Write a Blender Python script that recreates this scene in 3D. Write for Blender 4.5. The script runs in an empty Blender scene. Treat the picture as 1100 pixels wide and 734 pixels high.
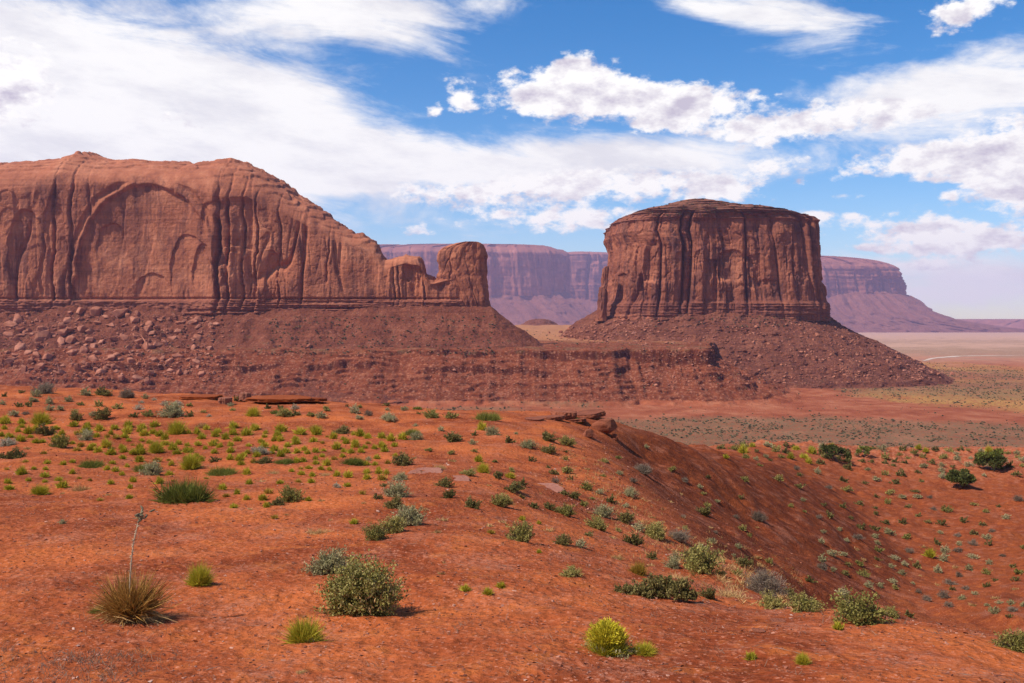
import bpy, bmesh, math, random
import numpy as np
from mathutils import Vector, Matrix

random.seed(7)
RNG = np.random.default_rng(11)
SUN_EL_DEG, SUN_AZ_DEG, SUN_W, SUN_ANGLE = 50, 114, 5.0, .8
SKY_W, CLOUD_W, EXPOSURE = .125, .84, 0.26
NCOL, NROW1, NROW2 = 1000, 480, 380
NB, NM, NTX, NTY = 900, 720, 800, 200
NPEB, NSCRUB = 30000, 110000
HAZE_COL, HAZE_D = (.67, .62, 1.0, 1), 0.54e-4
scene = bpy.context.scene
COL = scene.collection
R = math.radians

# ------------------------------------------------------------------ camera
F, CU, CV = 1100.0, 550.0, 367.0
PITCH = math.atan((367.0 - 342.0) / F)          # looking slightly below the horizon
CP, SP = math.cos(PITCH), math.sin(PITCH)
cam_d = bpy.data.cameras.new('camera')
cam_d.sensor_width = 36.0
cam_d.lens = 36.0
cam_d.clip_start = 0.1
cam_d.clip_end = 60000.0
cam = bpy.data.objects.new('camera', cam_d)
cam.rotation_euler = (R(90) - PITCH, 0, 0)
COL.objects.link(cam)
scene.camera = cam


def px(u, v, Y):
    """world point at depth Y seen at photo pixel (u, v)"""
    a = (np.asarray(u, float) - CU) / F
    b = (CV - np.asarray(v, float)) / F
    dy = CP + b * SP
    dz = -SP + b * CP
    return a / dy * Y, np.asarray(Y, float) + 0 * a, dz / dy * Y


def pz(v, Y):
    b = (CV - np.asarray(v, float)) / F
    return (-SP + b * CP) / (CP + b * SP) * Y


def topx(x, y, z):
    d = y * CP - z * SP
    b = (y * SP + z * CP) / d
    return CU + F * x / d, CV - F * b


# ------------------------------------------------------------------ noise
def _h(ix, iy, iz, seed):
    n = (ix.astype(np.int64) * 374761393 + iy.astype(np.int64) * 668265263 + iz.astype(np.int64) * 2147483647 + seed * 1274126177) & 0xFFFFFFFF
    n = ((n ^ (n >> 13)) * 1274126177) & 0xFFFFFFFF
    n = ((n ^ (n >> 16)) * 2246822519) & 0xFFFFFFFF
    return (n ^ (n >> 15)) & 0xFFFFFFFF


_G = RNG.normal(size=(256, 3))
_G /= np.linalg.norm(_G, axis=1)[:, None]


_PT = np.tile(RNG.permutation(256).astype(np.int32), 3)
_GX, _GY, _GZ = [np.tile(np.ascontiguousarray(_G[:, k]).astype(np.float32), 3) for k in range(3)]
_a2 = RNG.uniform(0, 2 * math.pi, 256)
_G2X = np.tile(np.cos(_a2).astype(np.float32), 3); _G2Y = np.tile(np.sin(_a2).astype(np.float32), 3)


def _sm(f):
    return f * f * f * (f * (f * 6 - 15) + 10)


def perlin(x, y, z=None, seed=0):
    """gradient noise, 2D or 3D, about -1 to 1"""
    flat = z is None or np.isscalar(z)
    if flat:
        x, y = np.broadcast_arrays(np.asarray(x, float), np.asarray(y, float))
        y = y + (0 if z is None else z * 3.7)
    else:
        x, y, z = np.broadcast_arrays(np.asarray(x, float), np.asarray(y, float), np.asarray(z, float))
    x = x + (seed * 7.13) % 91.7; y = y + (seed * 3.77) % 83.3
    ix = np.floor(x); fx = (x - ix).astype(np.float32); ix = ix.astype(np.int32) & 255
    iy = np.floor(y); fy = (y - iy).astype(np.float32); iy = iy.astype(np.int32) & 255
    ux = _sm(fx); uy = _sm(fy)
    so = (seed * 31) & 255
    hx = (_PT[ix + so], _PT[(ix + 1) % 256 + so])
    if flat:
        def g(hxk, dx, dy):
            k = _PT[hxk + iy + dy]
            return _G2X[k] * (fx - dx) + _G2Y[k] * (fy - dy)
        a = g(hx[0], 0, 0); b = g(hx[1], 1, 0); c = g(hx[0], 0, 1); d = g(hx[1], 1, 1)
        a = a + ux * (b - a); c = c + ux * (d - c)
        return (a + uy * (c - a)) * 1.5
    iz = np.floor(z); fz = (z - iz).astype(np.float32); iz = iz.astype(np.int32) & 255
    uz = _sm(fz)

    def g(hy, dx, dy, dz):
        k = _PT[hy + iz + dz]
        return _GX[k] * (fx - dx) + _GY[k] * (fy - dy) + _GZ[k] * (fz - dz)
    res = []
    hy = [[_PT[hx[i] + iy + j] for j in (0, 1)] for i in (0, 1)]
    for dz in (0, 1):
        a = g(hy[0][0], 0, 0, dz); b = g(hy[1][0], 1, 0, dz); c = g(hy[0][1], 0, 1, dz); d = g(hy[1][1], 1, 1, dz)
        a = a + ux * (b - a); c = c + ux * (d - c)
        res.append(a + uy * (c - a))
    return (res[0] + uz * (res[1] - res[0])) * 1.6


def fbm(x, y, z=None, o=4, seed=0, gain=.5, lac=2.03):
    s = 0; a = 1.0; k = 1.0; tot = 0
    x = np.asarray(x, float); y = np.asarray(y, float)
    for i in range(o):
        s = s + a * perlin(x * k, y * k, None if z is None else z * k, seed + i * 17)
        tot += a
        a *= gain; k *= lac
    return s / tot


def ridged(x, y, z=None, o=4, seed=0):
    s = 0; a = 1.0; k = 1.0; tot = 0
    x = np.asarray(x, float); y = np.asarray(y, float)
    for i in range(o):
        s = s + a * (1 - np.abs(perlin(x * k, y * k, None if z is None else z * k, seed + i * 17)) * 2)
        tot += a
        a *= .5; k *= 2.1
    return s / tot


def worley(x, y, seed=0, jit=.9):
    """2D cells: F1, F2 and a random number per cell"""
    ix = np.floor(x); iy = np.floor(y)
    f1 = np.full(np.shape(x), 9.0); f2 = f1.copy(); cid = np.zeros(np.shape(x))
    for dx in (-1, 0, 1):
        for dy in (-1, 0, 1):
            cx = ix + dx; cy = iy + dy
            h = _h(cx, cy, cx * 0, seed)
            jx = ((h & 1023) / 1023.0 - .5) * jit + .5
            jy = (((h >> 10) & 1023) / 1023.0 - .5) * jit + .5
            d = np.hypot(cx + jx - x, cy + jy - y)
            r = ((h >> 20) & 1023) / 1023.0
            near = d < f1
            f2 = np.where(near, f1, np.minimum(f2, d))
            cid = np.where(near, r, cid)
            f1 = np.where(near, d, f1)
    return f1, f2, cid


def worley2(x, y, seed=0, jit=.9):
    """as worley, with a second random number and the x offset from the cell's centre"""
    ix = np.floor(x); iy = np.floor(y)
    f1 = np.full(np.shape(x), 9.0); f2 = f1.copy(); cid = np.zeros(np.shape(x)); c2 = cid.copy(); ox = cid.copy(); oy = cid.copy()
    for dx in (-1, 0, 1):
        for dy in (-1, 0, 1):
            cx = ix + dx; cy = iy + dy
            h = _h(cx, cy, cx * 0, seed)
            px0 = cx + ((h & 1023) / 1023.0 - .5) * jit + .5 - x
            py0 = cy + (((h >> 10) & 1023) / 1023.0 - .5) * jit + .5 - y
            d = np.hypot(px0, py0)
            near = d < f1
            f2 = np.where(near, f1, np.minimum(f2, d))
            cid = np.where(near, ((h >> 20) & 1023) / 1023.0, cid); c2 = np.where(near, ((h >> 15) & 1023) / 1023.0, c2)
            ox = np.where(near, -px0, ox); oy = np.where(near, -py0, oy)
            f1 = np.where(near, d, f1)
    return f1, f2, cid, c2, ox, oy


def ss(a, b, x):
    t = np.clip((np.asarray(x, float) - a) / (b - a), 0, 1)
    return t * t * (3 - 2 * t)


# ------------------------------------------------------------------ objects
def link(o, parent=None):
    COL.objects.link(o)
    if parent is not None:
        o.parent = parent
    return o


def tag(o, label=None, cat=None, group=None, kind=None):
    if label: o['label'] = label
    if cat: o['category'] = cat
    if group: o['group'] = group
    if kind: o['kind'] = kind
    return o


def empty(name, loc=(0, 0, 0)):
    o = bpy.data.objects.new(name, None)
    o.location = loc
    o.empty_display_size = .2
    return link(o)


def mesh(name, V, faces, mats=(), smooth=True, midx=None, attrs=None):
    """faces: list of (n,k) int arrays, each of one polygon size"""
    me = bpy.data.meshes.new(name)
    V = np.ascontiguousarray(V, dtype=np.float32)
    if not isinstance(faces, (list, tuple)):
        faces = [faces]
    me.vertices.add(len(V))
    me.vertices.foreach_set('co', V.ravel())
    nl = sum(f.size for f in faces); npoly = sum(len(f) for f in faces)
    me.loops.add(nl)
    me.loops.foreach_set('vertex_index', np.concatenate([f.ravel() for f in faces]).astype(np.int32))
    me.polygons.add(npoly)
    tot = np.concatenate([np.full(len(f), f.shape[1]) for f in faces]).astype(np.int32)
    st = np.concatenate([[0], np.cumsum(tot)[:-1]]).astype(np.int32)
    me.polygons.foreach_set('loop_start', st)
    me.polygons.foreach_set('loop_total', tot)
    if midx is not None:
        me.polygons.foreach_set('material_index', np.asarray(midx, np.int32))
    me.polygons.foreach_set('use_smooth', np.full(npoly, bool(smooth)))
    for m in mats:
        me.materials.append(m)
    me.update(calc_edges=True)
    for k, a in (attrs or {}).items():
        at = me.attributes.new(k, 'FLOAT', 'POINT')
        at.data.foreach_set('value', np.ascontiguousarray(a, np.float32).ravel())
    return me


def obj(name, me, parent=None, loc=None, world_space=False):
    if world_space and parent is not None:
        me.transform(Matrix.Translation(-parent.location))
    o = bpy.data.objects.new(name, me)
    if loc is not None:
        o.location = loc
    return link(o, parent)


def gridfaces(nr, nc, wrap=False):
    r = np.arange(nr - 1)[:, None]; c = np.arange(nc if wrap else nc - 1)[None, :]
    a = r * nc + c; b = r * nc + (c + 1) % nc
    return np.stack([a, b, b + nc, a + nc], -1).reshape(-1, 4)


# ------------------------------------------------------------------ node helper
class NT:
    def __init__(s, tree):
        s.t = tree; s.n = tree.nodes; s.l = tree.links

    def new(s, typ, **kw):
        n = s.n.new(typ)
        for k, v in kw.items():
            setattr(n, k, v)
        return n

    def put(s, sock, v):
        if v is None:
            return
        if isinstance(v, bpy.types.NodeSocket):
            s.l.new(v, sock)
        else:
            if hasattr(sock, 'default_value'):
                try:
                    sock.default_value = v
                except Exception:
                    sock.default_value = tuple(v) + (1.0,)

    def m(s, op, a, b=None, c=None, clamp=False):
        n = s.new('ShaderNodeMath', operation=op, use_clamp=clamp)
        s.put(n.inputs[0], a); s.put(n.inputs[1], b); s.put(n.inputs[2], c)
        return n.outputs[0]

    def add(s, a, b): return s.m('ADD', a, b)
    def sub(s, a, b): return s.m('SUBTRACT', a, b)
    def mul(s, a, b): return s.m('MULTIPLY', a, b)

    def step(s, a, b, x):
        n = s.new('ShaderNodeMapRange', interpolation_type='SMOOTHSTEP')
        s.put(n.inputs['Value'], x); s.put(n.inputs['From Min'], a); s.put(n.inputs['From Max'], b)
        return n.outputs[0]

    def vec(s, x, y, z):
        n = s.new('ShaderNodeCombineXYZ')
        s.put(n.inputs[0], x); s.put(n.inputs[1], y); s.put(n.inputs[2], z)
        return n.outputs[0]

    def sep(s, v):
        n = s.new('ShaderNodeSeparateXYZ'); s.put(n.inputs[0], v)
        return n.outputs

    def scale(s, v, sc):
        n = s.new('ShaderNodeVectorMath', operation='MULTIPLY')
        s.put(n.inputs[0], v); n.inputs[1].default_value = sc if not isinstance(sc, (int, float)) else (sc,) * 3
        return n.outputs[0]

    def vadd(s, a, b):
        n = s.new('ShaderNodeVectorMath', operation='ADD'); s.put(n.inputs[0], a); s.put(n.inputs[1], b)
        return n.outputs[0]

    def sat(s, c, sat=1.0, val=1.0):
        n = s.new('ShaderNodeHueSaturation'); s.put(n.inputs['Saturation'], sat); n.inputs['Value'].default_value = val
        s.put(n.inputs['Color'], c)
        return n.outputs[0]

    def noise(s, v, scale=1, detail=4, rough=.5, dist=0, out=0):
        n = s.new('ShaderNodeTexNoise'); s.put(n.inputs['Vector'], v)
        n.inputs['Scale'].default_value = scale; n.inputs['Detail'].default_value = detail
        n.inputs['Roughness'].default_value = rough; n.inputs['Distortion'].default_value = dist
        return n.outputs[out]

    def voro(s, v, scale=1, feature='F1', out=0, rand=1):
        n = s.new('ShaderNodeTexVoronoi', feature=feature); s.put(n.inputs['Vector'], v)
        n.inputs['Scale'].default_value = scale; n.inputs['Randomness'].default_value = rand
        return n.outputs[out]

    def mix(s, fac, a, b, mode='MIX'):
        n = s.new('ShaderNodeMix', data_type='RGBA', blend_type=mode)
        s.put(n.inputs[0], fac); s.put(n.inputs[6], a); s.put(n.inputs[7], b)
        return n.outputs[2]

    def ramp(s, fac, stops, interp='LINEAR'):
        n = s.new('ShaderNodeValToRGB'); s.put(n.inputs[0], fac)
        e = n.color_ramp; e.interpolation = interp
        while len(e.elements) < len(stops):
            e.elements.new(.5)
        for el, (p, c) in zip(e.elements, stops):
            el.position = p
            el.color = (tuple(c[:3]) + (1,)) if not isinstance(c, (int, float)) else (c, c, c, 1)
        return n.outputs[0]

    def bump(s, h, strength=.5, dist=.1, normal=None):
        n = s.new('ShaderNodeBump'); s.put(n.inputs['Height'], h)
        n.inputs['Strength'].default_value = strength; n.inputs['Distance'].default_value = dist
        if normal is not None: s.put(n.inputs['Normal'], normal)
        return n.outputs[0]


def material(name):
    m = bpy.data.materials.new(name)
    m.use_nodes = True
    t = NT(m.node_tree)
    b = t.n['Principled BSDF']
    b.inputs['Roughness'].default_value = .9
    b.inputs['Specular IOR Level'].default_value = .15
    return m, t, b
# ------------------------------------------------------------------ light
SUN_EL, SUN_AZ = R(SUN_EL_DEG), R(SUN_AZ_DEG)     # azimuth measured to the left of the viewing direction (+Y)
sdir = Vector((-math.sin(SUN_AZ) * math.cos(SUN_EL), math.cos(SUN_AZ) * math.cos(SUN_EL), math.sin(SUN_EL)))
sun_d = bpy.data.lights.new('sun', 'SUN')
sun_d.energy = SUN_W
sun_d.angle = R(SUN_ANGLE)
sun_d.color = (1.0, .93, .84)
sun = link(bpy.data.objects.new('sun', sun_d))
sun.rotation_euler = sdir.to_track_quat('Z', 'Y').to_euler()

world = bpy.data.worlds.new('World')
scene.world = world
world.use_nodes = True
t = NT(world.node_tree)
t.n.clear()
out = t.new('ShaderNodeOutputWorld')
sky = t.new('ShaderNodeTexSky', sky_type='NISHITA')
sky.sun_disc = False
sky.sun_elevation = SUN_EL
sky.sun_rotation = math.atan2(sdir.x, sdir.y)
sky.altitude = 1600
sky.air_density = 1.0
sky.dust_density = .6
sky.ozone_density = 2.0
hs = t.new('ShaderNodeHueSaturation')
hs.inputs['Saturation'].default_value = 1.45
hs.inputs['Value'].default_value = 1.0
t.put(hs.inputs['Color'], sky.outputs[0])
co = t.new('ShaderNodeTexCoord')
X, Yv, Z = t.sep(co.outputs['Generated'])
# angular chart of the sky around +Y : A to the right, E upwards (both in photo-pixel sized units /1000)
A = t.m('ARCTAN2', X, Yv)
hyp = t.m('SQRT', t.add(t.mul(X, X), t.mul(Yv, Yv)))
E = t.m('ARCTAN2', Z, hyp)
P0 = t.vec(A, t.mul(E, 1.0), 0.0)
# noise fields
warp = t.noise(t.vec(t.mul(A, 6), t.mul(E, 14), 3.1), 1, 4, .6, 0, 1)
wn = t.scale(t.vadd(warp, (-.5, -.5, -.5)), (.06, .022, 0))
PW = t.vadd(P0, wn)
AW, EW, _ = t.sep(PW)
nz_big = t.noise(t.vec(t.mul(A, 9), t.mul(E, 22), 0.7), 1, 5, .58)
nz_fine = t.noise(t.vec(t.mul(A, 38), t.mul(E, 70), 1.7), 1, 5, .62)
nz_edge = t.noise(t.vec(t.mul(A, 120), t.mul(E, 190), 4.4), 1, 3, .65)
nz_puff = t.voro(t.vec(t.mul(AW, 60), t.mul(EW, 100), .3), 1)
nz_wisp = t.noise(t.vec(t.add(t.mul(A, 7), t.mul(E, 9)), t.mul(E, 24), 5.2), 1, 6, .64, .6)


def pang(u, v):
    x, y, z = px(u, v, 1.0)
    return math.atan2(float(x), float(y)), math.atan2(float(z), math.hypot(float(x), float(y)))


def blob(u, v, ru, rv, w=1.0, tilt=0.0, ax=None, ey=None):
    """soft ellipse of cloud around the direction seen at (u, v); tilt in degrees"""
    a0, e0 = pang(u, v)
    da = t.sub(ax or AW, a0); de = t.sub(ey or EW, e0)
    if tilt:
        c, s_ = math.cos(R(tilt)), math.sin(R(tilt))
        da, de = t.add(t.mul(da, c), t.mul(de, s_)), t.sub(t.mul(de, c), t.mul(da, s_))
    q = t.add(t.m('POWER', t.m('ABSOLUTE', t.mul(da, F / ru)), 2), t.m('POWER', t.m('ABSOLUTE', t.mul(de, F / rv)), 2))
    return t.mul(t.m('EXPONENT', t.mul(q, -1.0)), w)


def total(L):
    r = L[0]
    for x in L[1:]:
        r = t.add(r, x)
    return r


CUM = [(590, 108, 75, 26, 1.05), (680, 105, 80, 24, 1.0, -4), (750, 112, 75, 17, .8), (612, 72, 24, 15, .85), (640, 84, 26, 10, .5), (503, 111, 13, 12, .8), (473, 121, 12, 8, .75),
       (490, 86, 11, 8, .6), (555, 78, 14, 6, .35), (720, 135, 34, 10, .7), (806, 143, 40, 12, .6),
       (880, 130, 95, 20, .85, 7), (980, 120, 60, 18, .6), (990, 174, 100, 20, .82, 3), (1075, 170, 60, 26, .8), (1090, 206, 40, 18, .85), (1018, 213, 14, 6, .6),
       (520, 208, 110, 14, .8), (640, 195, 120, 20, .85), (765, 205, 45, 13, .95), (600, 236, 110, 16, .85), (833, 181, 28, 11, .6),
       (990, 248, 130, 17, .85, -3), (1060, 262, 80, 12, .7), (872, 232, 20, 7, .5), (920, 232, 13, 5, .5), (452, 251, 24, 8, .6), (858, 236, 12, 6, .4),
       (1005, 283, 55, 7, .7), (942, 268, 28, 6, .6), (1075, 300, 45, 7, .65), (700, 245, 50, 8, .5), (905, 212, 16, 5, .5), (1036, 9, 44, 15, 1.0, 14), (190, 131, 28, 12, .6), (20, 92, 50, 34, .7), (1160, 150, 70, 50, .8), (-60, 80, 70, 40, .8)]
CIR = [(120, 165, 250, 70, 1.0), (10, 110, 260, 70, .85), (270, 95, 90, 24, .5, 4), (-100, 50, 220, 70, .8), (90, 70, 170, 40, .5), (250, 22, 120, 26, .42, -8), (430, 18, 90, 34, .95, -14), (330, 8, 90, 22, .5), (470, 178, 300, 28, .82), (680, 175, 140, 26, .7), (300, 160, 110, 40, .55),
       (840, 18, 85, 32, .85, -10), (770, 4, 60, 16, .5, -12), (1050, 100, 130, 46, .92, 6), (935, 95, 110, 26, .45, 12), (1060, 290, 140, 24, .75), (960, 318, 120, 14, .45), (960, 250, 170, 22, .22), (560, 238, 170, 16, .25), (450, 240, 120, 30, .25),
       (800, 345, 900, 45, .26), (540, 0, 40, 12, .5)]
cum_l = [blob(*c) for c in CUM]
cum = total(cum_l)
under = t.m('DIVIDE', total([t.mul(g, t.mul(t.sub(EW, pang(c[0], c[1])[1]), F / c[3])) for g, c in zip(cum_l, CUM)]), t.add(cum, .05))
rel0 = t.noise(t.vec(t.mul(A, 30), t.mul(E, 52), 6.1), 1, 4, .6)
rel1 = t.noise(t.vec(t.mul(t.add(A, -.010), 30), t.mul(t.add(E, .011), 52), 6.1), 1, 4, .6)
relief = t.sub(rel1, rel0)
cir = total([blob(*c, **({} if len(c) > 5 else {})) for c in CIR])
# rest of the dome: scattered cloud so the light is that of a half covered sky
dome = t.mul(t.step(.42, .62, t.noise(t.scale(co.outputs['Generated'], (2.2, 2.2, 4.5)), 1, 6, .6)), t.step(.60, .95, t.m('ABSOLUTE', A)))
n_c = t.sub(t.add(t.mul(nz_big, .45), t.mul(nz_fine, .55)), .5)
puff = t.sub(.45, nz_puff)
dens = t.add(cum, t.add(t.mul(n_c, 2.0), t.add(t.mul(puff, .45), t.mul(t.sub(nz_edge, .5), .7))))
m_cum = t.step(.36, .84, dens)
m_cum = t.mul(m_cum, t.step(.05, .25, cum))
n_w = t.sub(nz_wisp, .5)
dens2 = t.add(cir, t.add(t.mul(n_w, 1.7), t.mul(n_c, .8)))
m_cir = t.mul(t.step(.26, .98, dens2), t.step(.02, .3, cir))
m_cir = t.mul(m_cir, .96)
m_dome = t.mul(dome, .34)
# cumulus: thick undersides are lilac grey, rims white
thick = t.step(.82, 1.55, t.add(cum, t.add(t.mul(t.sub(nz_big, .5), 1.6), t.mul(n_c, .8))))
shade = t.m('ADD', t.mul(thick, .34), t.add(t.mul(t.step(.30, -.8, under), .30), t.mul(relief, 2.8)), clamp=True)
c_cum = t.mix(shade, (1.12, 1.10, 1.07, 1), (.63, .585, .69, 1))
cirgrey = t.step(.34, .60, t.noise(t.vec(t.add(t.mul(A, 7), t.mul(E, 6)), t.mul(E, 20), 8.8), 1, 6, .62))
c_cir = t.mix(cirgrey, (.86, .85, .88, 1), (1.10, 1.08, 1.05, 1))
bg_sky = t.new('ShaderNodeBackground'); t.put(bg_sky.inputs[0], hs.outputs[0]); bg_sky.inputs[1].default_value = SKY_W
bg_cir = t.new('ShaderNodeBackground'); t.put(bg_cir.inputs[0], c_cir); bg_cir.inputs[1].default_value = CLOUD_W
bg_cum = t.new('ShaderNodeBackground'); t.put(bg_cum.inputs[0], c_cum); bg_cum.inputs[1].default_value = CLOUD_W


def mixs(f, a, b):
    n = t.new('ShaderNodeMixShader'); t.put(n.inputs[0], f); t.l.new(a, n.inputs[1]); t.l.new(b, n.inputs[2])
    return n.outputs[0]


s1 = mixs(t.m('MAXIMUM', m_cir, m_dome), bg_sky.outputs[0], bg_cir.outputs[0])
s2 = mixs(m_cum, s1, bg_cum.outputs[0])
t.l.new(s2, out.inputs[0])

scene.view_settings.view_transform = 'Standard'
scene.view_settings.look = 'None'
scene.view_settings.gamma = 1.0
scene.view_settings.exposure = EXPOSURE
scene.view_settings.use_curve_mapping = False
scene.render.engine = 'CYCLES'
scene.cycles.use_denoising = True
scene.cycles.denoiser = 'OPENIMAGEDENOISE'
scene.cycles.denoising_prefilter = 'NONE'
scene.cycles.use_adaptive_sampling = False
scene.cycles.sample_clamp_indirect = 4.0
scene.cycles.max_bounces = 5
scene.cycles.diffuse_bounces = 2
scene.cycles.transparent_max_bounces = 6
scene.cycles.volume_bounces = 1
scene.render.resolution_x, scene.render.resolution_y = 1024, 683
world.cycles.sampling_method = 'MANUAL'
world.cycles.sample_map_resolution = 512
# ------------------------------------------------------------------ ground heights
VAL = -65.0
CTRL = [  # (u, v, depth) pixels on the near hill, the flank and the basin
    (-100, 740, 7), (250, 740, 7), (550, 740, 7), (800, 738, 7), (1200, 742, 7),
    (-100, 655, 10), (150, 655, 10), (400, 655, 10), (650, 655, 10.2),
    (-100, 577, 15), (150, 577, 15), (400, 577, 15), (560, 577, 15.3),
    (-100, 512, 26), (150, 513, 26), (350, 512, 26), (520, 514, 26),
    (-100, 464, 45), (150, 464, 45), (350, 464, 45), (500, 468, 44), (580, 476, 42),
    (-100, 420, 82), (100, 423, 82), (250, 431, 80), (400, 440, 76), (520, 448, 70), (600, 449, 64), (650, 450, 60),
    (660, 470, 56), (600, 500, 38), (640, 505, 38), (640, 548, 28), (690, 575, 25), (690, 520, 40), (700, 545, 33),
    (700, 470, 62), (740, 520, 56), (690, 485, 58), (760, 482, 78), (810, 494, 92), (800, 560, 55), (880, 540, 75), (850, 600, 46), (900, 622, 48),
    (780, 592, 31), (720, 600, 20), (760, 605, 21), (700, 640, 12), (780, 640, 13.5), (820, 640, 15), (815, 618, 19),
    (860, 655, 13.2), (950, 669, 12.2), (1050, 685, 11.4), (1120, 694, 11), (1200, 700, 10.8),
    (1100, 628, 60), (1000, 620, 66), (1000, 560, 95), (1100, 560, 95), (1200, 560, 95), (930, 560, 88), (1030, 515, 130), (1120, 515, 130), (900, 508, 125), (1200, 515, 130),
    (1100, 486, 168), (1200, 488, 168), (1000, 484, 168), (900, 481, 165), (830, 480, 160), (770, 480, 130),
    (1000, 652, 52), (1100, 660, 45),
]
cw = []
for u, v, Y in CTRL:
    x, y, z = px(u, v, Y)
    cw.append((float(x) / Y, math.log(Y), float(z)))
for ua, Y, z in [(900, 22, -8.2), (950, 30, -11.5), (1050, 20, -8.4), (1050, 33, -12.5), (1150, 22, -9.0), (1150, 36, -13), (880, 32, -9.6),   # hidden drop behind the lip
                 (-100, 3, -2.0), (300, 3, -2.0), (700, 3, -2.0), (1200, 3, -2.0), (-100, 1.2, -1.75), (550, 1.2, -1.75), (1200, 1.2, -1.75),
                 (-100, 130, -16), (200, 130, -17), (450, 120, -17), (600, 105, -16), (680, 100, -15),
                 (-100, 210, -36), (200, 210, -38), (500, 200, -40), (700, 190, -34)]:
    cw.append(((ua - CU) / F, math.log(Y), z))
cw = np.array(cw)
KA = 2.2


def _tps(r2):
    return r2 * np.log(r2 + 1e-12)


_Pc = np.stack([cw[:, 0] * KA, cw[:, 1]], 1)
_n = len(_Pc)
_K = _tps(((_Pc[:, None] - _Pc[None]) ** 2).sum(-1)) + np.eye(_n) * 2e-3
_Q = np.concatenate([np.ones((_n, 1)), _Pc], 1)
_M = np.block([[_K, _Q], [_Q.T, np.zeros((3, 3))]])
_W = np.linalg.solve(_M, np.concatenate([cw[:, 2], np.zeros(3)]))


def tps(x, y):
    shp = np.shape(x)
    a = np.clip(np.ravel(x) / np.ravel(y), (-150 - CU) / F, (1250 - CU) / F) * KA
    b = np.log(np.ravel(y))
    o = np.empty(len(a))
    for i in range(0, len(a), 60000):
        s = slice(i, i + 60000)
        r2 = (a[s, None] - _Pc[None, :, 0]) ** 2 + (b[s, None] - _Pc[None, :, 1]) ** 2
        o[s] = _tps(r2) @ _W[:_n] + _W[_n] + _W[_n + 1] * a[s] + _W[_n + 2] * b[s]
    return o.reshape(shp)


def bench_edge(x, y):
    """signed distance (m) in front of the rim of the rock bench that carries both buttes: <0 on the bench"""
    u = CU + F * x / y
    # rim curve in plan, as depth over x
    ye = np.interp(x, [-900, -420, -300, -200, -110, -60, -20, 40, 80, 110, 135], [845, 842, 838, 842, 846, 834, 840, 826, 832, 838, 826])
    ye = ye + fbm(x / 38, y * 0 + 2.2, o=4, seed=5) * 16
    d1 = ye - y
    xe = 158 + fbm(y / 30, x * 0 + 1.2, o=3, seed=9) * 10 + (y - 830) * .22
    d2 = (x - xe)
    return np.where((d1 > 0) & (d2 > 0), np.hypot(d1, d2), np.maximum(d1, d2))


def bench_z(x, y):
    s = bench_edge(x, y)
    n1 = fbm(x / 22, y / 22, o=4, seed=21)
    gul = ridged(x / 16 + n1 * .6, y / 60, o=3, seed=23)
    s2 = s + n1 * 5
    top = -25 + np.clip((y - 840) / 700, 0, 1.5) * 8 + n1 * 1.6 + fbm(x / 34, y / 60, o=3, seed=39) * 2.2 - 1.0 * ss(-22, 0, s2)
    bulge = fbm(x / 55, y / 300, o=2, seed=31)
    u = CU + F * x / y
    wall = np.interp(u, [100, 420, 470, 560, 600, 660, 690, 740, 765], [1.2, 2.5, 4.5, 5.5, 8, 5.5, 11.5, 13, 12]) * (1 + .6 * fbm(x / 18, y * 0 + 4.4, o=4, seed=33))
    slope = (41.5 - wall) / 78.0
    ledge2 = 4.8 * ss(-.18, .16, bulge) ; ledge3 = 2.6 * ss(.0, .25, fbm(x / 40, y / 400, o=2, seed=35))
    q = np.maximum(s2, 0)
    low = -wall * ss(.0, 1.6, s2) - slope * np.maximum(q - 1.2, 0)
    p2 = q + gul * 1.2 + fbm(x / 9, y / 30, o=3, seed=36) * 1.6 + fbm(x / 45, y / 400, o=2, seed=38) * 7
    low = low - ledge2 * (ss(19.5, 21.3, p2) - ss(8, 60, p2) * .9 - .1 * ss(60, 75, p2)) - ledge3 * (ss(37, 38.6, p2) - ss(26, 70, p2))
    low = np.where(s2 > 79, -41.5 - np.clip(s2 - 79, 0, 120) * .05 - np.maximum(s2 - 199, 0) * .2, low)
    low = low - np.clip(q, 0, 30) / 30 * (np.clip(gul, -.5, 1)) * 2.2 * ss(80, 50, s2) + fbm(x / 4, y / 4, o=4, seed=37) * .8 * ss(1, 6, s2) * ss(85, 60, s2)
    out_ = top + low
    mk = ss(-.2, .25, fbm(x / 26, y / 26, o=3, seed=71)) * ss(0, 4, s2) * ss(84, 74, s2)
    tt = out_ / 4.2 + fbm(x / 30, y / 60, o=4, seed=72) * 1.1
    f_ = tt - np.floor(tt)
    return out_ + (ss(0, .28, f_) - f_) * 4.2 * .75 * mk


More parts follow.
